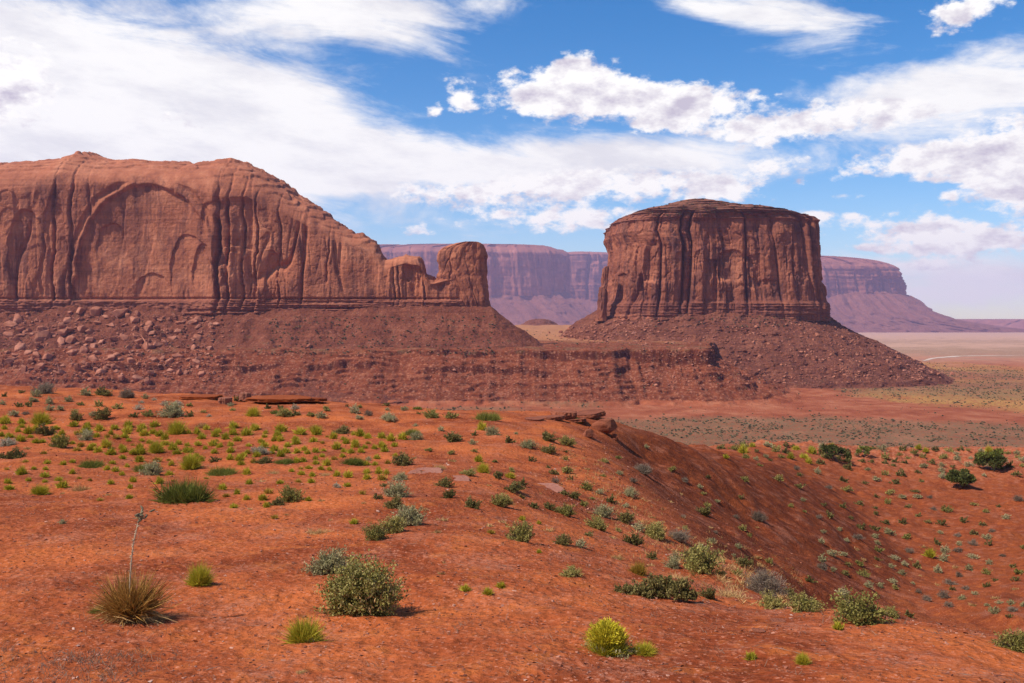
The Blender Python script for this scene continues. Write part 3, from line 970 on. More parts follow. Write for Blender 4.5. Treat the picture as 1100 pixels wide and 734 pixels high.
for f in fro:
    rows_y.append(yfr + 7 * f ** 1.6 * np.clip(thick / 60, .1, 1)); rows_z.append(zf + (zr - zf) * f); rows_k.append(1.0 + 0 * uc)
for f in top:
    a = f * math.pi / 2
    y0 = yfr + 7 * np.clip(thick / 60, .1, 1)
    rows_y.append(y0 + (yfr + thick * .5 - y0) * (1 - math.cos(a)) ** .8); rows_z.append(zr + (zs - zr) * math.sin(a) ** .9); rows_k.append(np.full_like(uc, math.cos(a)))
for f in bak:
    rows_y.append(yfr + thick * (.5 + .5 * min(1, f * 3) ** .7)); rows_z.append(zs + (zf - zs) * np.clip(f * 1.0, 0, 1) ** 1.6); rows_k.append(np.full_like(uc, -.5))
MY = np.array(rows_y); MZ = np.array(rows_z); MK = np.array(rows_k)
MU = np.broadcast_to(uc, MY.shape)
MX = (MU - CU) / F * (YM + 6.0 + 0 * MY)
# surface features, charted on the wall by bearing U and row V of the undisplaced wall
U = MU
V_ = topx(MX, np.full_like(MY, YM + 4), MZ)[1]


def ell(u0, v0, ru, rv, soft=.07, p=2.0):
    q = (np.abs((U - u0) / ru) ** p + np.abs((V_ - v0) / rv) ** p) ** (1 / p)
    return ss(1 + soft, 1 - soft, q)


wob = fbm(U / 30, V_ / 30, o=3, seed=503) * 5
U_ = U; U = U + wob; V0 = V_; V_ = V_ + fbm(U_ / 22, V_ / 22, o=3, seed=504) * 4
arch = ell(157, 335, 79, 137, .016, 2.3) * ss(338, 326, V0)
arch_o = ell(158, 335, 90, 148, .018, 2.3)
panel = np.clip(arch, 0, 1)
WZ = (336 - V0)
dsl = columns(U_, V0, 46, 320, 511, 2.8, 4.5, 1.1) + columns(U_ + 9, V0, 22, 260, 521, .6, 1.0, 1.2, 1.4, 0) + plates(U_, WZ, 110, 515, (-330, 530), 8, 130, 6, 28, 2.2, -.15, .04) + columns(U_, V0, 11, 16, 522, .35, .5, .5, 1.0, 0)
dsl2 = plates(U_, WZ, 380, 535, (-330, 530), 6, 130, 1.4, 6, .45, -.1, .04)
right_pillars = ss(232, 240, U_) * ss(330, 296, U_)
dm = (dsl * (1 - panel * .80) + dsl2 * (1 - panel * .5)) * (.75 + .5 * right_pillars)
dm = dm - 4.6 * arch - 4.4 * (arch_o - arch) * 0.5 + 2.0 * ell(158, 335, 84, 142, .02, 2.3) * (1 - arch)
for u0, v0, ru, rv, dep in [(203, 296, 21, 45, 1.6), (219, 296, 11, 32, 1.8), (118, 262, 15, 24, 1.6), (163, 322, 22, 28, 1.4), (30, 285, 18, 60, 2.6), (58, 290, 14, 85, 2.4), (10, 250, 16, 45, 1.5)]:
    dm = dm - dep * ell(u0, v0, ru, rv, .025, 2.2) * ss(v0 + rv * .85, v0 - rv * .25, V_)
# smoother skin to the right, large soft flakes
dm = dm * (1 - .45 * ss(330, 380, U_) * ss(420, 400, U_))
for u0, w_, dep in [(57, 2.2, 4), (76, 2.0, 4), (236, 3.5, 6), (247, 2.2, 4), (262, 2.0, 3.5), (276, 1.6, 3), (300, 1.6, 2.5), (352, 1.3, 2), (423, 1.3, 2.4), (428, 1.2, 2.2), (455, 1.2, 2)]:
    dm = dm - 1.7 * dep * np.exp(-((U_ + fbm(V0 / 25, U_ * 0, o=3, seed=541) * 5 - u0) / (w_ * .6)) ** 2) * ss(.1, .5, .6 + perlin(V0 / 30, U_ * 0 + u0, seed=542))
# alcoves in the end buttress
for u0, v0, ru, rv, dep in [(498.5, 312, 2.8, 15, 6), (509, 308, 4.6, 17, 6.5), (436, 292, 5, 9, 2.5)]:
    dm = dm - dep * ell(u0, v0, ru, rv, .12, 2.2)
dm = dm + fbm(U_ / 60, V0 / 80, o=2, seed=551) * 4 + fbm(U_ / 7, V0 / 9, o=5, seed=552, gain=.65) * .85
foot = ss(320, 325, V0)
lay = perlin(V0 / 1.7, U_ / 120, seed=561)
dm = dm * (1 - .6 * foot) + foot * (.6 + lay * 1.9 + fbm(U_ / 7, V0 / 3, o=3, seed=562) * 2.0) - 2.2 * np.exp(-((V0 - 321) / 1.1) ** 2)
U = U_; V_ = V0
front_k = np.where(MK > .999, ss(-7, 6, V0 - np.interp(U_, RIM[:, 0], RIM[:, 1])) * .75 + .25, .25 * np.clip(MK, 0, 1) ** 2)
endw = ss(525.5, 512, MU)
side = ss(505, 525, MU)
MYd = MY - dm * np.where(MK > 0, front_k, 0) * (1 - side) * np.clip(thick / 40, .25, 1)
MXd = MX + dm * front_k * side * .6
cross = fbm(MX / 40, MY / 25, MZ / 3.5, o=4, seed=571)
MZd = MZ + np.where(MK < .98, (1 - np.clip(MK, 0, 1)) * (cross * 3.0 + fbm(MX / 16, MY / 16, o=4, seed=572) * 1.5 + np.round(fbm(MX / 70, MY / 30, o=2, seed=573) * 5) * .8) * ss(1, 14, thick), 0)
stt = MZ / 7.5 + fbm(MX / 60, MY / 30, o=3, seed=575) * 1.6 + fbm(MX / 12, MY / 12, o=3, seed=576) * .35
ff = stt - np.floor(stt)
MZd = MZd + np.where(MK < .98, (ss(0, .22, ff) - ff) * 7.5 * .30 * ss(1, 20, thick) * ss(1.0, .8, MK), 0)
nr_, nc_ = MY.shape
Vm = np.stack([MXd, MYd, MZd], -1).reshape(-1, 3)
# close the left end with a cap well outside the frame
cen = Vm.reshape(nr_, nc_, 3)[:, 0].mean(0)
k = np.arange(nr_ - 1)
cap = np.stack([k * nc_, np.full(nr_ - 1, nr_ * nc_), (k + 1) * nc_], -1)
cap = cap[:, ::-1]
Vm = np.concatenate([Vm, cen[None]])
obj('cliff', mesh('cliff', Vm, [gridfaces(nr_, nc_), cap], [m_wall], True), mesa, world_space=True)

# the thumb of rock
YS = 925.0
lev = []
for v, l, r in [(338, 478, 527), (336, 478, 527), (329, 480, 527.5), (322, 479, 526), (310, 475, 524), (303, 471, 523.5), (297, 469, 523), (291, 471.5, 523), (286, 470.5, 523), (280, 469, 523), (274, 470, 522.7), (270, 472, 522), (267, 475, 521), (265, 479.5, 520), (263, 486, 519), (261.6, 491, 517), (260.6, 498, 514)]:
    lev.append((float(pz(v, YS)), (l - CU) / F * YS, (r - CU) / F * YS, YS - 13, YS + 15))
loft('thumb', lev, 240, 130, m_wall, lambda s, z, x, y: columns(s, z, 9, 50, 601, .9, 1.3) + columns(s, z, 4, 12, 603, .4, .5) + fbm(s / 8, z / 10, o=4, seed=605) * 1.3 + perlin(z / 5, s / 40, seed=606) * .5, 3.0, mesa)

# talus below the mesa wall
tx = np.linspace(-820, 70, NTX); ty = np.linspace(770, 925, NTY)
TX, TY = np.meshgrid(tx, ty)
dx_end = TX - (527 - CU) / F * 915
sd = np.where(dx_end > 0, np.hypot(dx_end * 1.05, np.maximum(908 - TY, 0)), 908 - TY)
nn = fbm(TX / 40, TY / 40, o=4, seed=701)
rub = ss((250 - CU) / F * 880, (215 - CU) / F * 880, TX)            # the boulder strewn half
gul = ridged(TX / 19 + nn, TY / 80, o=3, seed=703)
s2 = sd + nn * 7 + gul * 3 * ss(2, 20, sd)
z0 = zf + 6.5
prof = np.interp(s2, [-60, 0, 8, 30, 31.5, 33, 55, 56, 58, 80, 110, 200], [3, 0, -5.5, -20, -20.5, -23.5, -36.5, -36.8, -40, -54, -64, -90])
plain = np.interp(s2, [-60, 0, 20, 58, 80, 200], [3, 0, -13, -38, -53, -95])
led = ss(-.15, .12, fbm(TX / 60, TY / 200, o=2, seed=705))
TZ = z0 + plain * (1 - led) + prof * led
TZ = TZ + fbm(TX / 10, TY / 10, o=4, seed=707) * (1.4 + 1.6 * rub) + ridged(TX / 5, TY / 5, o=3, seed=708) * (.6 + 1.1 * rub)
obj('talus', mesh('talus', np.stack([TX, TY, TZ], -1).reshape(-1, 3), gridfaces(NTY, NTX), [m_talus], True), mesa, world_space=True)


def talus_z(x, y):
    """height of the mesa's talus by the nearest grid point"""
    i = np.clip(np.round((np.asarray(y) - 770) / 155 * (NTY - 1)).astype(int), 0, NTY - 1)
    j = np.clip(np.round((np.asarray(x) + 820) / 890 * (NTX - 1)).astype(int), 0, NTX - 1)
    return TZ[i, j]


# ------------------------------------------------------------------ far mesas
def far_mesa(label, Y, cliff_sil, talus_sil, seed, depth=700, ncol=500):
    K = Y / 4600.0
    r = empty('distant_mesa', px((cliff_sil[0][1] + cliff_sil[0][2]) / 2, talus_sil[0][0], Y))
    tag(r, label, 'mesa')
    lv = [(float(pz(v, Y)), (l - CU) / F * Y, (q - CU) / F * Y, Y - d * K, Y + (depth - d) * K) for v, l, q, d in cliff_sil]

    def dd(s, z, x, y):
        s = s / K; z = z / K
        return K * (columns(s, z, 130, 1500, seed, 20, 24) + columns(s, z, 45, 900, seed + 5, 5, 9, 1.2, 1.4, 0) + plates(s / 6, (z - z.min()) / 2.2, 110, seed + 7, (s.min() / 6, s.max() / 6), 4, 110, 4, 20, 3.2) * 5 + fbm(s / 400, z / 900, o=3, seed=seed + 8) * 60 + perlin(z / 9, s / 600, seed=seed + 9) * 5 + fbm(s / 20, z / 30, o=3, seed=seed + 11) * 4)
    loft('cliff', lv, ncol, 90, m_far, dd, 5.0, r)
    lv = [(float(pz(v, Y)), (l - CU) / F * Y, (q - CU) / F * Y, Y - d * K, Y + depth * K) for v, l, q, d in talus_sil]

    def dt(s, z, x, y):
        return K * (ridged(s / K / 120, z / K / 300, o=4, seed=seed + 21) * -32 + fbm(x / K / 60, y / K / 60, o=4, seed=seed + 22) * 22 + perlin(z / K / 14, s / K / 500, seed=seed + 23) * 7)
    loft('talus', lv, ncol, 70, m_ftalus, dt, 4.0, r)
    return r


far_mesa('long flat topped mesa far off, hazy purple, seen behind the thumb of rock', 8000,
         [(318, 250, 612, 0), (310, 251, 611, 0), (296, 252, 610, -4), (282, 253, 609, -8), (270, 254, 607, -10), (266.5, 256, 606, -40), (264, 258, 603, -60), (261, 300, 598, -90), (259.5, 330, 560, -160), (258.5, 380, 470, -250)],
         [(358, 210, 668, 330), (349, 215, 652, 265), (338, 225, 640, 180), (327, 236, 628, 105), (316, 246, 617, 30), (310, 255, 608, -20)], 801)
far_mesa('distant hazy mesa with level top half hidden beside the left wall of the big butte', 9600,
         [(322, 560, 760, 0), (308, 560, 758, 0), (285, 561, 756, -8), (273, 562, 754, -12), (270.5, 564, 750, -60), (268, 590, 700, -160)],
         [(356, 540, 790, 330), (340, 548, 778, 190), (324, 556, 764, 40), (318, 562, 752, -20)], 841)
far_mesa('hazy purple mesa far beyond the big butte, its end dropping to a long slope', 8000,
         [(322, 800, 992, 0), (314, 800, 990, 0), (304, 801, 988, -6), (292, 802, 984, -12), (286, 803, 980, -16), (283, 804, 977, -34), (279, 806, 965, -50), (276, 808, 952, -80), (273.5, 812, 930, -110), (271.5, 830, 905, -190)],
         [(362, 770, 1150, 330), (354, 772, 1100, 262), (348, 776, 1056, 215), (343, 778, 1030, 180), (335, 782, 1014, 125), (325, 788, 1003, 60), (318, 796, 996, 10), (313, 804, 986, -25)], 881)
# low plateau closing the view on the right
r = empty('low_plateau', px(1090, 357, 10500)); tag(r, 'low red tableland with a level rim on the horizon beyond the valley', 'plateau')
lv = [(float(pz(v, 10500)), (l - CU) / F * 10500, (q - CU) / F * 10500, 10500 - d * 1.7, 12500) for v, l, q, d in [(360, 960, 1700, 260), (354, 975, 1680, 120), (351, 985, 1660, 60), (349.5, 986, 1659, 55), (346, 1000, 1650, 20), (344.2, 1008, 1640, 0), (343.4, 1030, 1620, -60), (343, 1060, 1600, -160)]]
loft('cliff', lv, 400, 50, m_far, lambda s, z, x, y: ridged(s / 160, z / 200, o=4, seed=921) * -50 + fbm(x / 90, y / 90, o=4, seed=922) * 30, 5.0, r)
# sunlit knoll in the gap
r = empty('red_knoll', px(577, 350, 2300)); tag(r, 'small round red knoll on sunlit sand in the gap between the two big rocks', 'knoll')
lv = [(float(pz(v, 2300)), (l - CU) / F * 2300, (q - CU) / F * 2300, 2300 - d, 2300 + d) for v, l, q, d in [(356, 540, 618, 95), (351, 553, 605, 70), (348.5, 561, 597, 50), (347.5, 563, 596, 46), (345.5, 566, 594, 40), (343.5, 571, 589, 26), (342.6, 575, 583, 12)]]
loft('mound', lv, 160, 50, m_talus2, lambda s, z, x, y: fbm(x / 14, y / 14, o=4, seed=931) * 7 + perlin(z / 2, s / 60, seed=932) * 1.5, 2.2, r)
# ------------------------------------------------------------------ plants
def leaf_material(name, stops, trans=.25, rough=.7):
    m, t, b = material(name)
    geo = t.new('ShaderNodeNewGeometry'); oi = t.new('ShaderNodeObjectInfo')
    k = t.add(t.mul(geo.outputs['Random Per Island'], .62), t.mul(oi.outputs['Random'], .38))
    c = t.ramp(k, stops)
    t.put(b.inputs['Base Color'], c)
    b.inputs['Roughness'].default_value = rough
    tr = t.new('ShaderNodeBsdfTranslucent'); t.put(tr.inputs[0], c)
    mx = t.new('ShaderNodeMixShader'); mx.inputs[0].default_value = trans
    t.l.new(b.outputs[0], mx.inputs[1]); t.l.new(tr.outputs[0], mx.inputs[2])
    t.l.new(mx.outputs[0], t.n['Material Output'].inputs['Surface'])
    return m


LM = dict(
    tuft=leaf_material('bright_tuft_blades', [(.1, (.26, .23, .018)), (.5, (.40, .35, .026)), (.9, (.58, .46, .05))]),
    ephedra=leaf_material('dark_green_stems', [(.1, (0.101, 0.114, 0.020)), (.5, (0.171, 0.181, 0.030)), (.9, (0.302, 0.267, 0.055))]),
    sage=leaf_material('grey_green_leaves', [(.1, (.21, .18, .075)), (.5, (.35, .305, .140)), (.9, (.52, .46, .25))]),
    olive=leaf_material('olive_leaves', [(.1, (0.155, 0.140, 0.030)), (.5, (0.279, 0.239, 0.060)), (.9, (0.517, 0.414, 0.143))]),
    dark=leaf_material('dark_leaves', [(.1, (0.097, 0.082, 0.025)), (.5, (0.178, 0.145, 0.043)), (.9, (0.302, 0.233, 0.078))]),
    pale=leaf_material('whitish_leaves', [(.1, (0.286, 0.244, 0.154)), (.5, (0.442, 0.390, 0.264)), (.9, (0.598, 0.525, 0.374))]),
    straw=leaf_material('dry_straw', [(.1, (0.275, 0.138, 0.045)), (.5, (0.450, 0.259, 0.095)), (.9, (0.650, 0.425, 0.190))]),
    golden=leaf_material('golden_green_blades', [(.1, (0.256, 0.143, 0.020)), (.5, (0.384, 0.247, 0.033)), (.9, (0.544, 0.375, 0.066))]),
    flower=leaf_material('yellow_flower_tips', [(.1, (0.375, 0.324, 0.012)), (.5, (0.525, 0.432, 0.020)), (.9, (0.650, 0.528, 0.050))]),
    purple=leaf_material('purple_grey_twigs', [(.1, (.125, .085, .055)), (.5, (.215, .155, .105)), (.9, (.33, .25, .175))]),
    juniper=leaf_material('juniper_sprays', [(.1, (0.048, 0.054, 0.014)), (.5, (0.088, 0.096, 0.024)), (.9, (0.160, 0.165, 0.042))]),
    junilight=leaf_material('light_juniper_sprays', [(.1, (0.088, 0.098, 0.018)), (.5, (0.160, 0.173, 0.030)), (.9, (0.272, 0.270, 0.054))]),
    wood=leaf_material('dry_wood', [(.1, (.07, .042, .030)), (.5, (.12, .080, .058)), (.9, (.20, .145, .11))], 0),
)


def strips(B, D, L, W, bend=None, seg=2, rng=RNG, taper=.55):
    """n narrow blades: base points, unit directions, lengths, widths; bend added to the tip"""
    n = len(B)
    D = D / (np.linalg.norm(D, axis=1)[:, None] + 1e-9)
    r = rng.normal(size=(n, 3))
    S = np.cross(D, r); S /= (np.linalg.norm(S, axis=1)[:, None] + 1e-9)
    L = np.asarray(L)[:, None]; W = np.asarray(W)[:, None]
    bend = np.zeros((n, 3)) if bend is None else bend
    mid = B + D * L * .5 + bend * .28 * L
    tip = B + D * L + bend * L
    V = np.stack([B - S * W * .5, B + S * W * .5, mid + S * W * taper, mid - S * W * taper, tip], 1).reshape(-1, 3)
    k = np.arange(n)[:, None] * 5
    q = k + np.array([[0, 1, 2, 3]]); t3 = k + np.array([[3, 2, 4]])
    return V, q, t3


def join(parts):
    Vs, Q, T = [], [], []
    o = 0
    for V, q, t3 in parts:
        Vs.append(V); Q.append(q + o); T.append(t3 + o); o += len(V)
    return np.concatenate(Vs), np.concatenate(Q), np.concatenate(T)


def pmesh(name, parts, mats):
    """parts: list of (V,q,t3) one per material"""
    V, q, t3 = join(parts)
    mi = np.concatenate([np.full(len(p[1]), i) for i, p in enumerate(parts)] + [np.full(len(p[2]), i) for i, p in enumerate(parts)])
    return mesh(name, V, [q, t3], mats, False, mi)


def hemi(n, rng, up=.0, zmin=.02):
    z = rng.uniform(zmin, 1, n) ** (1.0 if up == 0 else 1 / (1 + up))
    a = rng.uniform(0, 2 * math.pi, n)
    r = np.sqrt(np.maximum(0, 1 - z * z))
    return np.stack([r * np.cos(a), r * np.sin(a), z], 1)


def tuft_parts(seed, n, w, hgt=.62, up=.35, clumps=1, core=.16, droop=.12, lo=.55, zs=1.0):
    rng = np.random.default_rng(seed)
    D = hemi(n, rng, up)
    D[:, 2] *= hgt / .55
    cl = np.clip(rng.normal(size=(clumps, 2)) * (.0 if clumps == 1 else .14), -.22, .22)
    ci = rng.integers(0, clumps, n)
    B = np.zeros((n, 3)); B[:, :2] = cl[ci] + rng.normal(size=(n, 2)) * core * .5
    sc = np.linspace(.85, 1.12, clumps)[ci] if clumps > 1 else 1.0
    L = rng.uniform(lo, 1.0, n) * .52 * sc * (1 if clumps == 1 else .70)
    L *= .72 + .42 * np.sin(np.arctan2(D[:, 1], D[:, 0]) * 3 + seed) ** 2
    bend = np.zeros((n, 3)); bend[:, 2] = -droop * rng.uniform(0, 1, n) * (1 - D[:, 2]); bend[:, :2] = rng.normal(size=(n, 2)) * .09
    V, q, t3 = strips(B, D, L, rng.uniform(.6, 1.2, n) * w, bend, rng=rng)
    V[:, 2] *= zs
    return V, q, t3


def bush_parts(seed, stems, per, leaf, lw, hgt=.6, spread=1.0, gap=.25, low=.05, lobes=5, twigs=True):
    """woody stems fanning out from the base; leaf sprays along their outer halves"""
    rng = np.random.default_rng(seed)
    lob = hemi(lobes, rng, .1, .15)
    D = hemi(stems, rng, .25, low)
    aff = (D @ lob.T).max(1)
    reach = .5 * (1 - gap + gap * ss(.55, 1.0, aff) * 1.25) * rng.uniform(.62, 1.18, stems)
    T = D * reach[:, None] * np.array([spread, spread, hgt / .5])
    off = rng.normal(size=(stems, 3)) * [.04, .04, 0]
    sl = np.linalg.norm(T, axis=1)
    wv = strips(off, T, sl * rng.uniform(.85, 1.12, stems), np.full(stems, .015), rng.normal(size=(stems, 3)) * .06, rng=rng)
    f = rng.uniform(.38, 1.0, (stems, per)) ** .75
    live = np.repeat(rng.uniform(size=stems) > .16, per)
    n = stems * per
    B = (off[:, None] + T[:, None] * f[..., None]).reshape(-1, 3) + rng.normal(size=(n, 3)) * .030
    B[:, 2] = np.maximum(B[:, 2], .012)
    LD = np.repeat(D, per, 0) * .8 + rng.normal(size=(n, 3)) * .75; LD[:, 2] += .35
    B, LD = B[live], LD[live]; n = len(B)
    lv = strips(B, LD, rng.uniform(.6, 1.3, n) * leaf, rng.uniform(.7, 1.3, n) * lw, rng=rng, taper=.8)
    return lv, wv


SPEC = {}
def kind(key, name, cat, build_near, build_far):
    SPEC[key] = dict(name=name, cat=cat, near=build_near, far=build_far, n=[], f=[])


def tuft_kind(key, name, cat, mat, **kw):
    def near(i):
        k = dict(n=1500, w=.011); k.update(kw)
        return [('foliage', pmesh(name, [tuft_parts(1000 + i * 7 + len(key), **k)], [LM[mat]]))]

    def far(i):
        k = dict(kw); k['n'] = max(70, int(kw.get('n', 900) * .17)); k['w'] = kw.get('w', .011) * 4.2
        return pmesh(name, [tuft_parts(2000 + i * 7 + len(key), **k)], [LM[mat]])
    kind(key, name, cat, near, far)


def bush_kind(key, name, cat, mat, stem='wood', **kw):
    def near(i):
        lv, wv = bush_parts(3000 + i * 11 + len(key), **kw)
        return [('foliage', pmesh(name + '_foliage', [lv], [LM[mat]])), ('branches', pmesh(name + '_branches', [wv], [LM[stem]]))]

    def far(i):
        k = dict(kw); k['stems'] = max(14, int(k['stems'] * .35)); k['per'] = max(8, int(k['per'] * .42)); k['leaf'] *= 1.9; k['lw'] *= 2.3
        lv, wv = bush_parts(4000 + i * 11 + len(key), **k)
        return pmesh(name, [lv, wv], [LM[mat], LM[stem]])
    kind(key, name, cat, near, far)


tuft_kind('T', 'green_tuft', 'tuft', 'tuft', n=1900, w=.011, hgt=.60, up=.25, zs=1.45, droop=.05)
tuft_kind('G', 'ephedra_bush', 'bush', 'ephedra', n=2800, w=.010, hgt=.46, up=.35, clumps=6, core=.18, droop=.0, zs=1.15)
tuft_kind('P', 'straw_tuft', 'grass tuft', 'straw', n=650, w=.009, hgt=.42, up=.1, core=.25, droop=.2, lo=.35, clumps=3)
tuft_kind('A', 'golden_grass', 'grass tuft', 'golden', n=1500, w=.010, hgt=.72, up=.5, core=.18, droop=.15, lo=.45)
bush_kind('S', 'sagebrush', 'shrub', 'sage', stems=150, per=32, leaf=.052, lw=.012, hgt=.52, gap=.38, lobes=7)
bush_kind('O', 'olive_shrub', 'shrub', 'olive', stems=130, per=34, leaf=.045, lw=.018, hgt=.50, gap=.55, lobes=6)
bush_kind('D', 'dark_shrub', 'shrub', 'dark', stems=80, per=38, leaf=.055, lw=.024, hgt=.44, gap=.62, lobes=5)
bush_kind('W', 'whitish_shrub', 'shrub', 'pale', stems=150, per=26, leaf=.055, lw=.012, hgt=.52, gap=.15, lobes=9)
bush_kind('X', 'twiggy_shrub', 'shrub', 'purple', stem='purple', stems=210, per=26, leaf=.085, lw=.006, hgt=.45, gap=.35, lobes=7)
NVAR = 4


def make_plant(key, loc, width, rot, near, label, group, zs=1.0, i=0):
    sp = SPEC[key]
    i = i % NVAR
    st = sp['n'] if near else sp['f']
    while len(st) <= i:
        st.append(sp['near'](len(st)) if near else sp['far'](len(st)))
    parts = st[i]
    if near and len(parts) > 1:
        o = empty(sp['name'], loc)
        for nm, me in parts:
            obj(nm, me, o)
    else:
        me = parts[0][1] if near else parts
        o = obj(sp['name'], me, None, loc)
    o.rotation_euler = (0, 0, rot)
    o.scale = (width, width, width * zs)
    tag(o, label, sp['cat'], group)
    return o


# kind, u, v of the foot, width in px [, height factor]   -- the plants one can pick out in the photo
LIST = """
G 108 657 24; T 215 628 32; S 352 615 52; T 327 690 48; P 165 668 30; T 692 702 30 .8
G 200 539 62; T 43 531 22; T 67 524 14; P 84 527 24 1.3; T 10 526 11; T 23 510 13; D 12 493 24; W 8 479 18; T 22 474 12; O 65 481 23; A 83 484 12; D 50 467 20; T 93 466 15; S 92 473 18; G 100 502 25
T 115 505 9; T 119 489 14; T 114 481 13; T 131 482 9; T 123 461 10; T 107 463 12; T 139 462 8; T 150 464 8; T 166 459 12; T 168 486 20; T 150 483 10; G 156 506 28; S 164 510 24; T 150 496 11; T 182 511 11; T 184 500 8; T 205 504 23; T 216 496 10; T 202 486 14; T 190 488 11; T 190 466 24; O 126 439 12
T 139 536 9; T 143 518 9; T 140 525 7; T 119 520 8; T 124 507 9; T 131 511 7; A 167 527 8; S 151 558 11; X 47 423 26; S 92 425 15; D 111 425 16; X 137 427 20; D 82 451 16; D 111 450 21; S 100 447 11; D 143 448 12; O 159 447 13; S 187 448 30; D 204 448 12; P 216 458 18; T 5 455 14; T 44 456 24; S 15 447 13; S 53 434 11; S 53 441 10; S 65 441 10; S 74 432 10; S 39 426 11
G 295 445 14; O 307 447 21; D 319 446 13; T 272 447 17; S 345 449 15; O 335 447 11; S 381 444 15; S 418 452 18; D 415 436 9; D 373 437 5; A 339 463 19; D 368 466 19; T 251 460 12; T 274 462 12; T 302 464 14; T 322 467 15; T 265 468 14; T 250 467 11; T 222 462 9; T 234 465 9; T 295 474 9; T 301 474 9; T 337 475 11; T 340 467 13; T 372 477 9; T 382 477 6; T 392 482 8; T 395 471 10; T 410 471 10; W 279 488 20; T 276 491 10; D 284 498 19; G 306 498 21
T 248 479 8; T 236 481 9; T 267 480 8; T 262 491 9; T 247 494 9; T 230 487 9; D 231 496 13; T 206 502 21; G 240 510 30; T 327 484 8; T 319 487 9; T 326 496 9; T 339 486 9; T 339 494 7; T 351 500 10; A 359 494 11; T 368 491 7; G 379 500 25; S 396 495 8; T 403 500 8; T 407 509 9; D 434 499 28; P 350 511 16; T 362 512 9; T 374 513 11; P 296 509 19; T 313 507 7; P 280 518 12; O 311 538 26; D 295 543 18; T 282 537 10; T 331 538 9; T 286 545 8; T 265 537 8; T 239 526 10; T 255 531 8; T 251 546 10; A 295 557 11; W 362 524 10
G 440 467 21; S 448 473 19; T 432 472 12; T 410 471 9; S 434 441 11; G 448 440 11; D 450 445 7; O 465 449 20; O 485 449 15; G 524 451 26; T 518 462 12; S 529 468 16; D 509 468 9; D 487 475 25; D 547 476 12; S 567 481 20; D 588 473 19; O 608 478 19; D 589 486 21; G 619 454 13; T 514 496 10; T 519 508 16; O 503 510 17; P 473 503 18; D 535 514 14; T 548 514 12; D 560 521 13; D 550 527 24; D 478 523 19; D 483 535 17; D 508 546 21; O 537 543 27; D 561 535 10; D 574 546 13; D 589 547 17; O 608 553 25; O 560 582 32; T 561 559 9; D 605 585 19; D 632 576 13; S 624 588 15; S 429 516 17; D 412 523 10; S 427 534 30; D 405 536 13; D 424 546 21; S 441 563 40; O 423 572 32; O 404 580 26; D 617 535 17; D 606 532 11; D 571 496 10; T 579 563 6; T 579 594 6
T 500 635 13; T 524 639 13; T 538 631 12; P 477 605 7; P 475 617 13; P 342 573 26; T 380 563 10; S 67 563 9; P 325 723 17 .7
O 615 619 24; D 680 585 23; A 686 617 24 1.2; O 750 613 46; P 728 622 28; P 780 641 46; D 762 643 22 1.2; X 819 637 46; O 829 654 30; O 865 656 40; O 925 669 60; O 958 663 22; D 977 662 13; T 900 676 14; T 807 709 15; T 862 713 18; O 1092 699 42; O 706 578 32; X 728 580 28; S 648 555 24; O 643 569 26; D 671 561 23; X 691 508 24; S 677 533 16; D 757 553 21; S 793 589 11; D 798 608 24; X 815 559 17; D 870 625 14; S 672 545 10; S 644 530 12; D 655 540 14; D 700 600 14; P 660 600 20; S 722 610 20; D 740 600 20; O 760 545 10; S 770 540 10; D 845 640 18; S 905 640 14
T 999 598 14; D 940 570 12; D 905 545 10; S 1045 600 12; D 985 610 12
"""
DTAG = {}
plants = []
for rec in LIST.replace('\n', ';').split(';'):
    q = rec.split()
    if len(q) < 4:
        continue
    plants.append([q[0], float(q[1]), float(q[2]), float(q[3]), float(q[4]) if len(q) > 4 else 1.0, True])

# the many others, strewn where the photo shows them
rs = np.random.default_rng(77)


def strew(n, pts, kinds, wpx, dmin, row=None):
    p = np.array(pts, float)
    k = 0; tries = 0
    while k < n and tries < n * 60:
        tries += 1
        u = rs.uniform(p[0, 0], p[-1, 0]); a = np.interp(u, p[:, 0], p[:, 1]); b_ = np.interp(u, p[:, 0], p[:, 2])
        v = rs.uniform(a, b_)
        if any(abs(q[1] - u) < dmin + q[3] * .35 and abs(q[2] - v) < (dmin + q[3] * .35) * .5 for q in plants):
            continue
        plants.append([rs.choice(list(kinds)), u, v, rs.uniform(*wpx) ** 1.0, 1.0, False])
        k += 1


strew(105, [(0, 452, 476), (230, 462, 500), (420, 468, 512)], 'TTTTTTTA', (6, 12), 4)
strew(34, [(0, 462, 520), (240, 466, 520), (430, 470, 530)], 'TTTA', (6, 11), 7)
strew(34, [(0, 420, 446), (240, 428, 448), (430, 440, 452)], 'SSDOWX', (6, 12), 6)
strew(14, [(430, 455, 500), (620, 470, 530)], 'DOSO', (6, 11), 8)
strew(30, [(590, 505, 530), (680, 490, 580), (830, 560, 618)], 'SDOPXS', (6, 12), 9)
strew(16, [(690, 480, 505), (860, 500, 560), (960, 560, 620)], 'DSXO', (6, 11), 11)
strew(26, [(0, 470, 530), (300, 480, 560), (620, 500, 600)], 'PPPA', (7, 15), 8)
strew(26, [(600, 500, 540), (700, 560, 610), (820, 600, 635)], 'PPSPO', (7, 16), 7)
strew(80, [(770, 479, 492), (900, 481, 500), (1100, 484, 505)], 'DOSTOD', (6, 13), 5)
strew(66, [(850, 500, 545), (1000, 500, 600), (1100, 505, 640)], 'DSOSDX', (6, 13), 8)
strew(60, [(880, 555, 620), (1000, 580, 648), (1100, 590, 668)], 'DSOXSP', (7, 14), 8)

